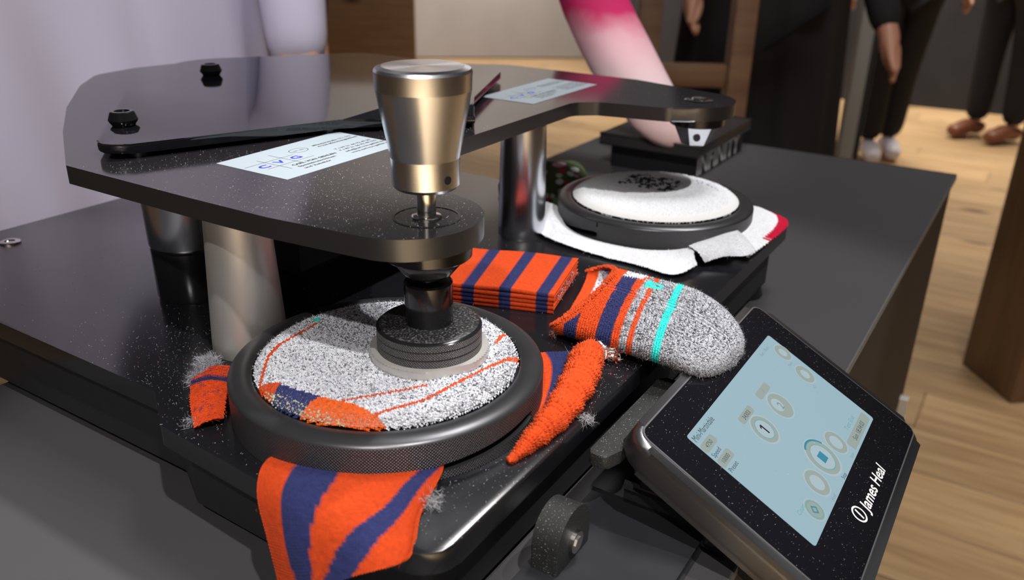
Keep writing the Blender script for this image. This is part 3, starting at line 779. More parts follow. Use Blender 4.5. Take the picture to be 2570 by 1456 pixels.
def col1(S, T):
    p = fn(S, T); u, v = p[..., 0], p[..., 1]; n = len(u)
    w = marl(n); dk = marl(n, DARKMARL)
    far = (u > -5) & (rng.random(n) < .5) | (v > 44) & (rng.random(n) < .35)
    c = np.where(far[:, None], dk, w)
    for pts, wd in (([(2.2, -49.7), (-13.9, -48.3), (-25, -47.8), (-36.1, -43), (-48, -34), (-55, -28.9)], .8), ([(-48.1, 12.7), (-27, 28.4), (-16.2, 35.5)], .7), ([(-47.4, 32.2), (-25.8, 42.9), (-3.5, 46.1), (11.8, 48.9), (31.9, 53.8)], .9), ([(35.8, 38.7), (50.1, 34.6)], .9), ([(20.3, 51.1), (36.6, 53.2)], 1.0), ([(-8, 50.5), (5, 53)], .0)):
        k = seg_dist(u, v, pts) < wd; c[k] = vary(ORANGE, k.sum())
    for poly, cc in (([(-55, -29), (-51, -19), (-66, -13), (-66, -26)], ORANGE), ([(-52, -19.4), (-49.5, 3), (-66, 4), (-66, -12)], NAVY * 1.25), ([(-66, 4), (-50, 3), (-46, 19.9), (-48, 38), (-50.8, 44), (-66, 44)], np.array(lin('#dd5f1f')))):
        k = inpoly(u, v, poly); c[k] = vary(cc, k.sum())
    k = (u < -57) & (u > -62) & (rng.random(n) < .22) & (np.abs(v - 5) < 30); c[k] = np.array((.5, .5, .3))
    k = np.hypot(u - 5.5, v + 53) < 2.2; c[k] = CYAN
    return c
msk = lambda S, T: np.hypot(S * 2 - 1, T * 2 - 1) < .99
K = Knit()
aa, bb = np.meshgrid(np.linspace(0, 1, 60), np.linspace(0, 2 * math.pi, 97))
K.base(np.stack([aa * 61.8 * np.cos(bb), aa * 61.8 * np.sin(bb), 24.4 - 5.2 * np.clip((aa * 61.8 - 54) / 9.5, 0, 1) ** 2.2], -1), np.full((*aa.shape, 3), .3))
knit_surface(K, fn, 112, 140, col1, .9, 1.12, .5, .24, msk, 0., 9000, None, False, None, 1.5, -1.)
K.build('face', s1, K1)
def patch_part(name, parent, ctrl, ns, nt, colfn, L=1.1, Wd_=1.3, H=.6, jit=.15, hair=0, flip=1., extra=None, hairlen=2.2):
    K = Knit(); f = lambda S, T: grid_eval(ctrl, S, T)
    knit_surface(K, f, ns, nt, colfn, L, Wd_, H, jit, None, 0, hair, None, True, None, hairlen, flip)
    if extra: extra(K)
    return K.build(name, parent, K1)
# front flap hanging over the deck edge
cF = [[(-70, -2, 6), (-68, 18, 7), (-62, 36, 7), (-50, 50, 7), (-38, 60, 7)],
      [(-81, -1, 5), (-79, 22, 7), (-70, 44, 7), (-58, 56, 7), (-42, 63, 6)],
      [(-90, 5, -2), (-90, 28, 5), (-80, 52, 6), (-66, 64, 6), (-52, 66, 4)],
      [(-95, 14, -16), (-97, 34, -8), (-90, 58, 3), (-78, 72, 3), (-66, 70, 2)],
      [(-97, 20, -34), (-101, 42, -24), (-98, 64, -8), (-90, 80, 0), (-80, 78, 0)]]
def colF(S, T):
    n = len(S); c = vary(ORANGE, n, .1)
    k = (S > .16 + .02 * T) & (S < .40 - .12 * T); c[k] = vary(NAVY * 1.2, k.sum())
    k = np.abs(S - (1.02 - .62 * T)) < .085; c[k] = vary(NAVY * 1.2, k.sum())
    return c
patch_part('front_flap', s1, cF, 70, 62, colF, 1.15, 1.35, .45, .08, 900, 1., lambda K: tuft(K, (-58, 70, 3), 5, 260, [(.7, .7, .74), (.5, .5, .52)], 5))
# right flap: flat piece and rolled edge
cR = [[(60, 36, 4), (72, 44, 5), (80, 56, 6), (90, 66, 7)], [(52, 48, 4), (62, 54, 5), (70, 62, 6), (78, 70, 7)], [(34, 60, 3.5), (44, 64, 5), (52, 69, 6), (58, 76, 6)], [(10, 70, 3), (18, 74, 4), (26, 77, 5), (32, 80, 5)]]
def colR(S, T):
    c = vary(ORANGE, len(S), .1); k = (S > .40) & (S < .72); c[k] = vary(NAVY, k.sum()); return c
patch_part('right_flap', s1, cR, 26, 46, colR, 1.2, 1.4, .5, .12, 300, 1.)
rp = np.array([(-16, 80, 1.2, .8), (-9, 81, 2.5, 2.2), (0, 81.5, 4, 4.0), (13, 82, 5.5, 5.8), (28, 81, 6.5, 7.0), (44, 78.5, 7.2, 7.8), (58, 75.5, 7.8, 8.2), (70, 71.5, 8.2, 8.2), (78, 69, 8.2, 7.4), (82, 68, 8, 6)])
def roll_fn(S, T):
    q = grid_eval(rp[None, :, :].repeat(2, 0), T, S * 0); d = grid_eval(rp[None].repeat(2, 0), np.clip(T + .02, 0, 1), S * 0) - grid_eval(rp[None].repeat(2, 0), np.clip(T - .02, 0, 1), S * 0)
    t = d[..., :3]; t = t / np.linalg.norm(t, axis=-1, keepdims=True); a = np.cross(t, np.array([0, 0, 1.])); a /= np.linalg.norm(a, axis=-1, keepdims=True); b = np.cross(a, t)
    th = (S * 2 * math.pi)[..., None]; r = q[..., 3:4] * (1 + .07 * np.sin(T * 58 + 2 * np.sin(S * 6.28))[..., None] + .06 * np.sin(S * 19 + T * 9)[..., None])
    p = q[..., :3] + (a * np.cos(th) + b * np.sin(th)) * r; p[..., 2] = np.maximum(p[..., 2], .4); return p
def colRoll(S, T):
    c = vary(ORANGE, len(S), .12); k = (T > .97) & (rng.random(len(S)) < .6); c[k] = (.85, .83, .8); return c
K = Knit(); knit_surface(K, roll_fn, 22, 46, colRoll, 2.0, 2.1, 1.25, .16, None, 0, 700, None, True, None, 1.8, 1.)
for q, r, nn in (((83, 69, 8), 4, 220), ((88, 71, 7), 4, 220), ((92, 75, 5), 3.5, 160)): tuft(K, q, r, nn, [(.85, .83, .8), (.85, .83, .8), tuple(ORANGE)], 5)
for q, r, nn in (((84, 69, 7.5), 3.5, 60), ((89, 72, 6), 3.5, 60), ((93, 76, 4), 3, 50)):
    c0 = np.array([q[0], -q[1], q[2]]); d0 = rng.normal(0, 1, (nn, 3)); d0 /= np.linalg.norm(d0, axis=1, keepdims=True)
    K.hairs(c0 + d0 * r, np.cross(d0, [.3, .2, 1]), np.array([(.82, .8, .77), (.82, .8, .77), tuple(ORANGE)])[rng.integers(0, 3, nn)], 5, .9, .4)
K.hairs(np.array([[72, -62, 9.]] * 12) + rng.normal(0, 1, (12, 3)), np.tile([[.6, -.3, .5]], (12, 1)), np.full((12, 3), .8), 9, .5)
K.build('rolled_edge', s1, K1)
cL = [[(-28, -80, 4), (-40, -68, 6), (-52, -57, 6), (-64, -46, 4)], [(-34, -87, 5), (-47, -74, 9), (-60, -60, 8), (-69, -48, 5)], [(-40, -93, 2), (-52, -82, 6), (-64, -68, 5), (-74, -53, 2)]]
def colL(S, T):
    c = vary(ORANGE * 1.05, len(S), .12); k = (np.abs(S - .36) < .05) | (rng.random(len(S)) < .05); c[k] = vary(NAVY, k.sum()); return c
patch_part('left_flap', s1, cL, 30, 18, colL, 1.3, 1.5, .8, .2, 500, 1., lambda K: (tuft(K, (-33, -93, 4), 7, 1300, [(.62, .62, .68), (.5, .5, .56)], 6), tuft(K, (-46, -86, 4), 5, 700, [(.62, .62, .68), (.35, .35, .4)], 6), tuft(K, (-72, -58, 2), 4, 120, [(.6, .6, .66)], 5)))

# folded striped cuff
cf = thing('folded_sock_cuff', 'orange and navy striped sock cuff folded flat in layers on the deck between the rings', 'sock', 146, -20, 0)
Q = np.array([(163.6, -64.5), (188, 4.0), (128, 20), (106, -44)])        # back-left, back-right, front-right, front-left
def cuffcol(S, T):
    c = vary(ORANGE, len(S), .08); k = ((S > .155) & (S < .27)) | ((S > .505) & (S < .61)) | ((S > .835) & (S < .95)); c[k] = vary(NAVY, k.sum(), .15); return c
for li in range(5):
    K = Knit(); z1 = 2.6 * (li + 1); off = rng.normal(0, .3, 2)
    def layer(S, T, z1=z1, off=off):
        # T: 0 back edge top ... .8 front edge top, then round over to the bottom of the layer
        t = np.clip(T / .86, 0, 1); w = np.clip((T - .86) / .14, 0, 1) * math.pi
        a = Q[0] + (Q[1] - Q[0]) * S[..., None]; b = Q[3] + (Q[2] - Q[3]) * S[..., None]
        p = a + (b - a) * t[..., None]; d = (b - a) / np.linalg.norm(b - a, axis=-1, keepdims=True)
        p = p + d * (1.3 * np.sin(w))[..., None] + off
        z = z1 - 1.3 * (1 - np.cos(w)) + .5 * np.sin(S * 7 + li) * (li == 4)
        return np.concatenate([p, z[..., None]], -1)
    if li == 4: knit_surface(K, layer, 74, 64, cuffcol, 1.0, .95, .35, .08, None, 0, 600, None, True, None, 1.6, 1.)
    else: knit_surface(K, layer, 74, 64, cuffcol, 1.0, .95, .35, .08, lambda S, T: (T > .8) | (S > .97), 0, 60, None, True, None, 1.4, 1.)
    if li == 3:
        for k in range(9): tuft(K, (Q[1][0] + (Q[2][0] - Q[1][0]) * (k + 3) / 12 , Q[1][1] + (Q[2][1] - Q[1][1]) * (k + 3) / 12 + 1, 9), 2.4, 50, [(.8, .78, .75), tuple(ORANGE), tuple(NAVY)], 3)
    K.build('layer', cf, K1)

# toe half of the grey sock
ts = thing('toe_sock', 'cut-off grey marl sock toe with orange, navy and turquoise stripes lying across the deck edge', 'sock', 140, 75, 0)
ax = np.array([(138, 26, 0, 40, 17), (139, 40, 0, 44, 20), (138, 60, 0, 45, 21), (137, 80, 0, 45, 21), (136, 98, 0, 44, 20), (134, 112, -1, 39, 18), (133, 122, -2, 30, 14.5), (132, 129, -2, 18, 10), (132, 131.5, -2, 5, 5)])
def toe_fn(S, T, inset=0.):
    A = ax[None].repeat(2, 0); q = grid_eval(A, np.clip(T, 0, 1), S * 0)
    th = S * 2 * math.pi; hw = q[..., 3] - inset; hh = q[..., 4] * .5 - inset
    cx = np.cos(th); sz = np.sin(th)
    du = np.sign(cx) * np.abs(cx) ** .75 * hw; dz = np.sign(sz) * np.abs(sz) ** .9 * hh
    slant = -.24 * du                                             # courses lean over
    z = q[..., 2] + q[..., 4] * .5 + dz + .8 * np.sin(T * 9 + du * .05)
    vv = q[..., 1] + slant * (1 - np.clip((T - .55) / .4, 0, 1)) 
    return np.stack([q[..., 0] + du, vv, np.maximum(z, .3)], -1)
def start(S):                                                     # the opening: upper layer is pulled back
    th = S * 2 * math.pi; up = np.clip(np.sin(th), 0, 1)
    return .0 + .17 * up ** .8 * (1 + .3 * np.cos(th)) 
def toecol(S, T):
    p = toe_fn(S, T); q = p[..., 1] + .24 * (p[..., 0] - 140); n = len(S); c = marl(n, (.16, .24, .08, .2, .14, .18)) * .68
    s0 = T - start(S)
    def band(lo, hi, cc, a=.12):
        k = (q > lo) & (q < hi); c[k] = vary(cc, k.sum(), a)
    band(-99, 41, ORANGE); band(33.5, 40.5, NAVY); band(41, 53.5, ORANGE); band(53.5, 62.8, NAVY); band(62.8, 67.2, ORANGE); band(72.2, 74.4, ORANGE)
    k = (q > 53) & (q < 68) & (p[..., 0] > 160 + (q - 53) * .3); c[k] = marl(k.sum())
    k = (np.abs(q - 66 - .15 * (p[..., 0] - 160)) < 1.0) & (p[..., 0] > 160); c[k] = vary(ORANGE, k.sum())
    k = (s0 < .03) & (np.sin(S * 2 * math.pi) > -.2); c[k] = vary(ORANGE, k.sum())
    k = (q > 86.6) & (q < 91); c[k] = vary(CYAN, k.sum(), .08)
    lu, lv = p[..., 0], q
    k = (lu > 153) & (lu < 164) & (lv > 69.5) & (lv < 79) & ~((np.abs(lu - 158.5) < 1.6) & (np.abs(lv - 75.5) < 1.6)) & (p[..., 2] > 8); c[k] = vary(CYAN, k.sum(), .08)
    return c
K = Knit()
knit_surface(K, toe_fn, 150, 104, toecol, 1.15, 1.2, .6, .26, lambda S, T: T > start(S), 0, 5200, None, False, None, 2.0, 1.)
a_, b_ = np.meshgrid(np.linspace(0, 1, 120), np.linspace(0, 1, 60))
tb_ = start(a_) + (1 - start(a_)) * b_
g = toe_fn(a_, tb_, .4); g[..., 1] *= -1
cc = toecol(a_.ravel(), tb_.ravel()).reshape(*a_.shape, 3); K.base(g, cc)
# thick rolled rim of the opening
rs = np.linspace(0.0, .5, 70); rim = toe_fn(rs, start(rs)); 
for k in range(5):
    off = np.array([0, -.6 * k + .8, .5 + .4 * math.sin(k)]); P_ = rim + off + rng.normal(0, .15, rim.shape); P_[:, 1] *= -1
    D_ = np.gradient(P_, axis=0); D_ /= np.linalg.norm(D_, axis=1, keepdims=True); N_ = np.tile([[0, .5, .85]], (len(P_), 1))
    K.stitches(P_, D_, N_, vary(ORANGE, len(P_)), 1.6, 1.8, 1.1, .3, .15)
tuft(K, (99, 36, 3), 3, 80, [tuple(ORANGE), (.8, .8, .8)], 4)
K.build('knit', ts, K1)
K = Knit(); knit_surface(K, lambda S, T: toe_fn(.5 + S * .5, T * .3, .8) + np.array([0, 0, 1.0]), 60, 30, lambda S, T: marl(len(S)) * np.where(T[:, None] < .25, 0, 1) + np.where(T[:, None] < .25, 1, 0) * ORANGE, 1.2, 1.3, .5, .2, None, 0, 200, None, True, None, 2, -1.)
K.build('lining', ts, K1)

# white sock in the far ring
s2 = thing('sock_specimen', 'white terry sock clamped in the far ring, a red-edged corner sticking out', 'sock', 319.2, 0, 21)
fn2 = pad_fn(319.2, 0, 62.5, math.radians(10), 25.4)
nzv = rng.random((14, 14))
def nz2(x, y):
    i = np.clip((x * 13), 0, 12.999); j = np.clip(y * 13, 0, 12.999); a = i.astype(int); b = j.astype(int); return nzv[a, b]
def col2(S, T):
    p = fn2(S, T); u, v = p[..., 0], p[..., 1]; n = len(u); c = vary(WHITE, n, .04)
    a = (u - 322) / 36; b = (v + 34) / 44
    k = (a > 0) & (a < 1) & (b > 0) & (b < 1) & (nz2(np.clip(a, 0, 1), np.clip(b, 0, 1)) > .48); c[k] = vary(np.array((.05, .05, .07)), k.sum())
    for pts in ([(362, 12), (366, 16), (362, 22), (358, 20)], [(360, 27), (355, 33), (349, 40)], [(366, 24), (362, 30)]):
        k = (seg_dist(u, v, pts) < .7) & (rng.random(n) < .6); c[k] = (.3, .3, .5)
    return c
K = Knit(); knit_surface(K, fn2, 76, 76, col2, 1.6, 1.7, .8, .25, msk, 0, 2500, None, False, None, 1.6, -1.)
K.base(np.stack([319.2 + aa * 63.6 * np.cos(bb), aa * 63.6 * np.sin(bb), 25.2 - 5.2 * np.clip((aa * 61.8 - 54) / 9.5, 0, 1) ** 2.2], -1), np.full((*aa.shape, 3), .85)); K.build('face', s2, K1)
wcol = lambda S, T: vary(WHITE, len(S), .04)
cW = [[(284, -62, 9), (262, -50, 8), (252, -38, 6), (246, -22, 5), (243, 0, 5), (246, 24, 5), (254, 42, 6), (266, 54, 7)],
      [(286, -80, 11), (262, -62, 9), (245, -46, 7), (238, -26, 6), (234, 2, 6), (234, 30, 6), (238, 50, 7), (254, 58, 8)],
      [(284, -98, 8), (262, -84, 6), (239, -56, 4), (230, -30, 3), (226, 2, 2), (225, 32, 2), (220, 58, 3), (240, 66, 5)]]
patch_part('front_hem', s2, cW, 108, 22, wcol, 1.6, 1.7, .9, .2, 500, 1.)
cW2 = [[(262, 52, 9), (276, 60, 12), (290, 66, 14), (304, 68, 14)], [(254, 62, 9), (268, 70, 12), (280, 78, 13), (296, 80, 12)], [(252, 68, 4), (262, 78, 7), (268, 90, 8), (286, 92, 7)]]
patch_part('right_hem', s2, cW2, 28, 18, wcol, 1.6, 1.7, .9, .2, 200, 1.)
cRd = [[(378, 56, 9), (352, 66, 10), (324, 72, 10), (290, 74, 8)], [(377, 66, 9), (358, 78, 11), (330, 84, 10), (288, 80, 5)], [(374, 72, 8), (360, 92, 9), (338, 96, 7), (282, 88, 2)]]
def colRd(S, T):
    c = vary(WHITE, len(S), .04); k = (T > .74) & (S < .8); c[k] = vary(RED, k.sum(), .06); return c
patch_part('red_edged_corner', s2, cRd, 46, 22, colRd, 1.7, 1.8, .6, .1, 100, 1.)

# floral sock lying behind
fs_ = thing('floral_sock', 'dark green sock with red, pink and white flowers lying left of the far ring', 'sock', 350, -115, 0)
cFl = [[(296, -128, 2), (330, -150, 6), (375, -158, 8), (420, -150, 3)], [(296, -108, 8), (335, -124, 14), (378, -130, 15), (420, -128, 8)], [(298, -90, 8), (332, -100, 13), (370, -108, 14), (410, -112, 8)], [(304, -80, 2), (335, -86, 8), (366, -92, 8), (398, -100, 3)]]
spots = [(.42, .46, .07, (.75, .3, .42)), (.46, .40, .05, (.8, .35, .5)), (.3, .56, .045, (.7, .03, .05)), (.22, .5, .10, (.45, .47, .5)), (.36, .4, .06, (.5, .52, .56)), (.1, .72, .05, (.55, .6, .5)), (.14, .82, .04, (.6, .65, .5)), (.07, .8, .03, (.75, .03, .08)), (.5, .7, .05, (.55, .6, .5)), (.55, .2, .08, (.45, .4, .08)), (.3, .2, .09, (.4, .37, .08)), (.7, .5, .09, (.7, .4, .5)), (.8, .75, .07, (.6, .62, .6)), (.18, .62, .06, (.15, .2, .1)), (.62, .66, .05, (.7, .03, .06)), (.66, .8, .06, (.65, .67, .68)), (.4, .78, .06, (.62, .64, .66)), (.44, .88, .04, (.7, .03, .06)), (.26, .9, .05, (.62, .66, .5)), (.72, .9, .05, (.75, .4, .5))]
def colFl(S, T):
    c = vary(np.array((.12, .15, .07)), len(S), .2)
    for a, b, r, k_ in spots:
        k = np.hypot(S - a, (T - b)) < r; c[k] = np.clip(vary(np.array(k_) * 1.35, k.sum()), 0, .95)
    return c
patch_part('knit', fs_, cFl, 86, 66, colFl, 1.5, 1.6, .5, .1, 200, 1.)

# ================================================================== BOX AND PINK FORM BEHIND
bx_ = thing('product_box', 'black lidded box with worn white lettering on its right side, behind the far ring', 'box', 700, -130, ZT)
bm = B(); box(bm, 640, 805, -190, -84, ZT + .2, -20, 1); bd = part('box_body', bm, MT['black'], bx_)
bm = B(); box(bm, 628, 812, -200, -78, -26, -14, 1.5); part('lid', bm, mat('box_lid', (.03, .028, .028), .35), bx_)
bm = B(); add_text(bm, 'INFINITY', 34, lambda x, y: U3(646 + x, -83.7, -52.5 + y), 0, 0, 150, 0, .9)
part('lettering', bm, mat('worn_white_print', (.85, .85, .87), .7), bd)
D0 = float((np.array(Wd(650, -110, -14)) - CAM) @ _F)
def at(x, y, d): return CAM + ((x - 1285) / FPX * _R + (728 - y) / FPX * _U + _F) * d
pts = [(1688, 372, 40), (1684, 358, 96), (1672, 340, 128), (1655, 312, 150), (1635, 270, 165), (1608, 225, 180), (1578, 180, 190), (1540, 110, 190), (1505, 40, 185), (1478, -30, 175), (1465, -80, 120)]
ctr = np.array([at(x, y, D0) for x, y, w in pts]); rad = np.array([w / FPX * D0 / 2 for *_, w in pts])
bm = B(); rings = []
for i in range(len(ctr)):
    rings.append([bm.verts.new(Vector(ctr[i]) + Vector((math.cos(t) * rad[i] * 1.0, math.sin(t) * rad[i] * .8, 0)) * (1 + .03 * math.sin(3 * t + i))) for t in [2 * math.pi * k / 36 for k in range(36)]])
for i in range(len(rings) - 1):
    for k in range(36): bm.faces.new((rings[i][k], rings[i][(k+1) % 36], rings[i+1][(k+1) % 36], rings[i+1][k])).material_index = 0
bm.faces.new(rings[0]); bm.faces.new(rings[-1])
mpk = mat('pink_knit', '#d9a9b0', .8)
t = NT(mpk); tc = t.n('ShaderNodeTexCoord'); sp = t.n('ShaderNodeSeparateXYZ'); t.l(tc.outputs['Object'], sp.inputs[0])
nz = t.n('ShaderNodeTexNoise'); nz.inputs['Scale'].default_value = 30; t.l(tc.outputs['Object'], nz.inputs['Vector'])
zz = t.math('ADD', sp.outputs[2], t.math('MULTIPLY', nz.outputs['Fac'], .03))
r = t.n('ShaderNodeValToRGB'); t.l(zz, r.inputs[0]); e = r.color_ramp.elements
mr = t.n('ShaderNodeMapRange'); mr.inputs[1].default_value = 0; mr.inputs[2].default_value = .25; t.l(zz, mr.inputs[0]); t.l(mr.outputs[0], r.inputs[0])
e[0].position = 0; e[0].color = (*lin('#e6b9b0'), 1); e[1].position = .3; e[1].color = (*lin('#f6dcdf'), 1)
x = r.color_ramp.elements.new(.5); x.color = (*lin('#f2b8c6'), 1); x = r.color_ramp.elements.new(.62); x.color = (*lin('#d8246c'), 1)
t.l(r.outputs[0], t.b.inputs['Base Color'])
base_z = float(ctr[0][2])
for vt in bm.verts: vt.co -= Vector((float(ctr[0][0]), float(ctr[0][1]), -.014))
pk = wpart('pink_sock', bm, mpk, None, 60); pk.location = (float(ctr[0][0]), float(ctr[0][1]), -.014)
tag(pk, 'pale pink sock form with magenta upper half standing on the black box', 'sock')

# ================================================================== BACKGROUND STANDS
def stand_from(name, label, cat, segs, m, loc):
    o = bpy.data.objects.new(name, None); COL.objects.link(o); o.location = loc; tag(o, label, cat)
    for nm, (x0, x1, y0, y1, z0, z1) in segs:
        bm = B(); wbox(bm, x0, x1, y0, y1, z0, z1, .003); wpart(nm, bm, m, o)
    return o
stand_from('wooden_trestle', 'brown wooden trestle behind the far arm of the tester', 'trestle', [('leg', (-.03, .03, -.03, .03, 0, 1.1)), ('leg', (-.28, -.22, -.03, .03, 0, 1.1)), ('crossbar', (-.22, -.03, -.02, .02, .73, .79)), ('top_rail', (-.4, .25, -.04, .04, 1.1, 1.16))], MT['wooddark'], (.60, 2.35, FZ))
bm = B(); wbox(bm, -.026, .026, -.02, .02, 0, 1.5, .006); 
for k in range(2): wbox(bm, .03, .045, -.02, .02, 0, 1.5, .003)
o = bpy.data.objects.new('metal_stand', None); COL.objects.link(o); o.location = (1.165, 2.95, FZ); tag(o, 'grey metal upright stand between the black-clad person and the sneakers', 'stand')
wpart('upright', bm, mat('grey_metal', (.3, .295, .28), .5, 0), o)
bm = B(); wbox(bm, -.2, .2, -.15, .15, 0, .012, .004); wpart('base_plate', bm, mat('dark_metal', (.05, .05, .05), .4, .5), o)
bm = B(); wbox(bm, -.5, .5, 0, .05, 0, 1.9, .004)
o = wpart('wood_panel', bm, MT['woodpost']); o.location = (-1.15, 5.6, FZ); tag(o, 'upright warm wooden stand panel at the far back left', 'panel')

# ================================================================== PEOPLE
def skin_mesh(name, verts, edges, radii, root, m, parent=None, sub=2):
    me = bpy.data.meshes.new(name); bm = B(); sl = bm.verts.layers.skin.verify()
    vs = []
    for i, (p, r) in enumerate(zip(verts, radii)):
        v = bm.verts.new(p); v[sl].radius = (r, r) if not isinstance(r, tuple) else r; v[sl].use_root = (i == root); vs.append(v)
    for a, b in edges: bm.edges.new((vs[a], vs[b]))
    bm.to_mesh(me); bm.free(); me.materials.append(m)
    o = bpy.data.objects.new(name, me); COL.objects.link(o)
    if parent: o.parent = parent
    md = o.modifiers.new('Skin', 'SKIN'); md.use_smooth_shade = True
    o.modifiers.new('Subdivision', 'SUBSURF').levels = 1; o.modifiers['Subdivision'].render_levels = sub
    return o
SKINM = mat('skin', lin('#c08a70'), .5)
def person(label, loc, rot, top, bottom, shoe, hair='#2b211c', arms=None, legs=None, coat=None, scale=1.):
    A = arms or {-1: ((-.24, .0, 1.15), (-.26, -.06, .90)), 1: ((.24, .0, 1.15), (.26, -.06, .90))}
    Lg = legs or {-1: ((-.1, -.01, .5), (-.1, .02, .09)), 1: ((.1, -.01, .5), (.1, .02, .09))}
    V = [(0, 0, .95), (0, 0, 1.15), (0, 0, 1.38), (0, .01, 1.48), (0, 0, 1.56), (0, -.015, 1.66), (0, 0, 1.73), (0, -.105, 1.62)]
    Rr = [.09, .085, .09, .05, .06, (.078, .095), .06, .014]
    E_ = [(0, 1), (1, 2), (2, 3), (3, 4), (4, 5), (5, 6), (4, 7)]
    for s in (-1, 1):
        b = len(V); el, wr = A[s]; d = (np.array(wr) - np.array(el)); d = d / np.linalg.norm(d)
        hand = np.array(wr) + d * .07
        V += [(s * .18, 0, 1.42), el, wr, tuple(hand)]; Rr += [.06, .043, .028, (.038, .018)]
        E_ += [(2, b), (b, b+1), (b+1, b+2), (b+2, b+3)]
        for k in range(4):
            f0 = hand + d * .035 + np.array([0, (k - 1.5) * .02, 0]); f1 = f0 + d * (.04 - abs(k - 1.3) * .008) + np.array([-s * .012, 0, 0])
            n_ = len(V); V += [tuple(f0), tuple(f1)]; Rr += [.0095, .008]; E_ += [(b+3, n_), (n_, n_+1)]
        n_ = len(V); V += [tuple(hand + np.array([0, -.045, -.01])), tuple(hand + d * .03 + np.array([0, -.06, 0]))]; Rr += [.011, .009]; E_ += [(b+2, n_), (n_, n_+1)]
        b = len(V); kn, an = Lg[s]
        V += [(s * .09, 0, .88), kn, an, (an[0], an[1] - .1, .05), (an[0], an[1] - .19, .035)]; Rr += [.06, .045, .034, .03, .024]
        E_ += [(0, b), (b, b+1), (b+1, b+2), (b+2, b+3), (b+3, b+4)]
    body = skin_mesh('person', V, E_, Rr, 0, SKINM)
    body.location = loc; body.rotation_euler = (0, 0, rot); body.scale = (scale,) * 3
    tag(body, label, 'person')
    tm, bmz, sm, hm = mat('top_cloth', lin(top), .85), mat('trouser_cloth', lin(bottom), .85), mat('shoe_leather', lin(shoe), .45), mat('hair', lin(hair), .6)
    v2 = [(0, 0, .9), (0, 0, 1.15), (0, 0, 1.38), (0, .01, 1.46)]; r2 = [(.185, .135), (.165, .125), (.18, .125), .07]; e2 = [(0, 1), (1, 2), (2, 3)]
    for s in (-1, 1):
        b = len(v2); el, wr = A[s]; v2 += [(s * .19, 0, 1.42), el, wr]; r2 += [.078, .06, .044]; e2 += [(2, b), (b, b+1), (b+1, b+2)]
    skin_mesh('shirt', v2, e2, r2, 0, tm, body)
    v3 = [(0, 0, .97)]; r3 = [(.175, .13)]; e3 = []
    for s in (-1, 1):
        b = len(v3); kn, an = Lg[s]; v3 += [(s * .09, 0, .86), kn, (an[0], an[1], an[2] + .0)]; r3 += [.105, .08, .07]; e3 += [(0, b), (b, b+1), (b+1, b+2)]
    skin_mesh('trousers', v3, e3, r3, 0, bmz, body)
    for s in (-1, 1):
        kn, an = Lg[s]; x, y = an[0], an[1]
        skin_mesh('shoe', [(x, y + .04, .045), (x, y, .085), (x, y - .09, .06), (x, y - .2, .042)], [(0, 1), (1, 2), (2, 3)], [.045, .05, .05, (.045, .036)], 1, sm, body)
    skin_mesh('hair', [(0, .03, 1.70), (0, .04, 1.62)], [(0, 1)], [(.098, .1), .08], 0, hm, body)
    if coat:
        bm = B(); rings = []
        for i in range(22):
            f = i / 21; z = 1.47 - f * (1.47 - coat); hw = .12 + .1 * min(1, f * 6) + .06 * f; hd = .1 + .05 * min(1, f * 6) + .06 * f
            rings.append([bm.verts.new((hw * math.cos(t) * (1 + .05 * f * math.sin(9 * t + 3 * f)), hd * math.sin(t) * (1 + f * (.07 * math.sin(7 * t + f * 4) + .06 * math.sin(13 * t - f * 5))), z)) for t in [2 * math.pi * k / 72 for k in range(72)]])
        for i in range(21):
            for k in range(72): bm.faces.new((rings[i][k], rings[i][(k+1) % 72], rings[i+1][(k+1) % 72], rings[i+1][k]))
        wpart('coat', bm, tm, body, 60)
    return body
person('person in a pale lavender long shirt standing behind the left end of the tester', (-.63, 1.24, FZ), math.radians(20), '#c6c0d2', '#93867c', '#2a2522', coat=.76, arms={-1: ((-.33, .02, 1.16), (-.36, -.05, .9)), 1: ((.3, -.03, 1.16), (.3, -.12, .93))})
person('person in dark clothes standing behind the middle of the tester', (-.74, 2.05, FZ), math.radians(10), '#2a2426', '#222026', '#1a1614')
person('person in black standing beyond the far end of the table', (.76, 2.75, FZ), math.radians(-20), '#141318', '#121116', '#141214', coat=.25, arms={-1: ((-.24, .02, 1.15), (-.2, -.12, .95)), 1: ((.27, -.02, 1.12), (.36, -.16, .86))})
person('person in black trousers and white sneakers beside the metal stand', (1.93, 4.45, FZ), math.radians(-10), '#121014', '#0e0d11', '#d8d0d6', legs={-1: ((-.06, -.01, .5), (-.05, .02, .09)), 1: ((.07, .05, .5), (.07, .12, .09))})
person('person in navy trousers and brown leather shoes near the dark back wall', (2.78, 4.95, FZ), math.radians(-66), '#12121a', '#10111c', '#7a4a34', legs={-1: ((-.09, -.02, .5), (-.1, .0, .09)), 1: ((.09, .04, .5), (.1, .06, .09))})

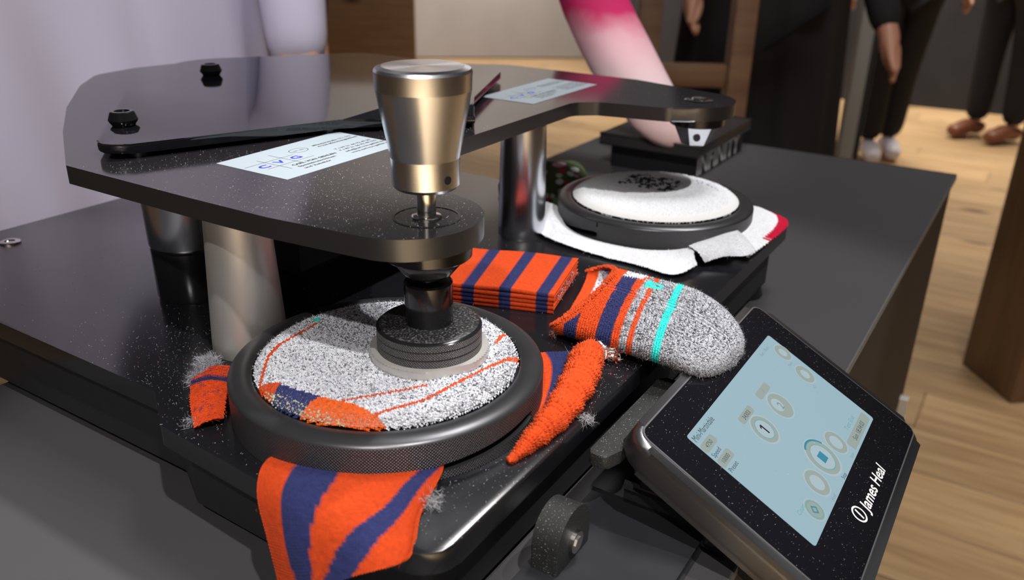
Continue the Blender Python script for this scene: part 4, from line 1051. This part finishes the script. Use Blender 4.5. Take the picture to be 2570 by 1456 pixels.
# ================================================================== LINT AND DUST
def lint(name, label, pts, cols, org, length, width):
    K = Knit(); P = np.array(pts, float); P[:, 1] *= -1
    n = len(P); N = np.tile([[0, 0, .25]], (n, 1)); K.hairs(P, N, cols, length, width, .8)
    V = K.V[0]; zmin = P[:, 2].min(); V[:, 2] = np.maximum(V[:, 2], zmin)
    o = K.build(name, None, MT['lint'], org); return tag(o, label, 'lint', None, 'stuff')
dk = np.array(out)
def gauss_mix(n, comps):
    L_ = []
    for w, f in comps: L_.append(f(int(n * w)))
    return np.concatenate(L_)
def gs(mu, su, mv, sv): return lambda n: np.stack([rng.normal(mu, su, n), rng.normal(mv, sv, n)], 1)
def un(u0, u1, v0, v1): return lambda n: np.stack([rng.uniform(u0, u1, n), rng.uniform(v0, v1, n)], 1)
q = gauss_mix(4600, ((.45, gs(-30, 35, -85, 45)), (.35, gs(45, 60, 75, 14)), (.2, un(-60, 330, -300, 88))))
q = q[inpoly(q[:, 0], q[:, 1], out) & (np.hypot(q[:, 0], q[:, 1]) > 77) & (np.hypot(q[:, 0] - 319, q[:, 1]) > 77)]
P_ = np.concatenate([q, np.full((len(q), 1), .06)], 1)
c_ = np.where(rng.random((len(q), 1)) < .03, ORANGE[None], np.array([[.55, .55, .57]]) * (.5 + .7 * rng.random((len(q), 1))))
lint('deck_lint', 'pale lint fibres scattered over the black deck of the tester', P_, c_, (0, -60, 0), .9, .16)
po_ = fillet(po, pr, 6)
def strip(n):
    t_ = rng.random(n); return np.stack([-28 + t_ * 200 + rng.normal(0, 6, n), -161 + t_ * 100 + rng.normal(0, 8, n)], 1)
q = gauss_mix(4200, ((.6, gs(10, 30, -30, 45)), (.2, strip), (.2, un(-30, 400, -200, 40))))
q = q[inpoly(q[:, 0], q[:, 1], po_) & ~((q[:, 0] > 14) & (q[:, 0] < 111) & (q[:, 1] > -131) & (q[:, 1] < -75) & (rng.random(len(q)) < .97)) & ~((q[:, 0] > 255) & (q[:, 0] < 362) & (q[:, 1] > -126) & (q[:, 1] < -74))]
P_ = np.concatenate([q, np.full((len(q), 1), 93.06)], 1); c_ = np.array([[.5, .49, .5]]) * (.4 + .7 * rng.random((len(q), 1)))
lint('plate_lint', 'fine pale dust and fibres on the moving plate', P_, c_, (20, -60, 93), .75, .15)
K = Knit(); n_ = 2300; X_ = rng.uniform(-19, 148, n_); Y_ = rng.uniform(-96, 16, n_); keep = ~((X_ > -1) & (X_ < 130) & (Y_ < 1) & (Y_ > -74)) | (rng.random(n_) < .06); X_, Y_ = X_[keep], Y_[keep]
P_ = np.array([PN(x, y, .45)[:] for x, y in zip(X_, Y_)]); c_ = np.array([[.55, .55, .57]]) * (.4 + .8 * rng.random((len(P_), 1)))
K.hairs(P_, np.tile([[0, -.14, .26]], (len(P_), 1)), c_, .5, .12, .35)
tag(K.build('console_lint', None, MT['lint'], (118, 175, -30)), 'pale dust specks on the glass front of the console', 'lint', None, 'stuff')
K = Knit(); tuft(K, (33, 92, 1), 4, 160, [(.6, .6, .62)], 6, .25)
tag(K.build('lint_clump', None, MT['lint'], (33, 92, 0)), 'small clump of grey fluff by the rolled orange sock edge', 'lint', None, 'stuff')
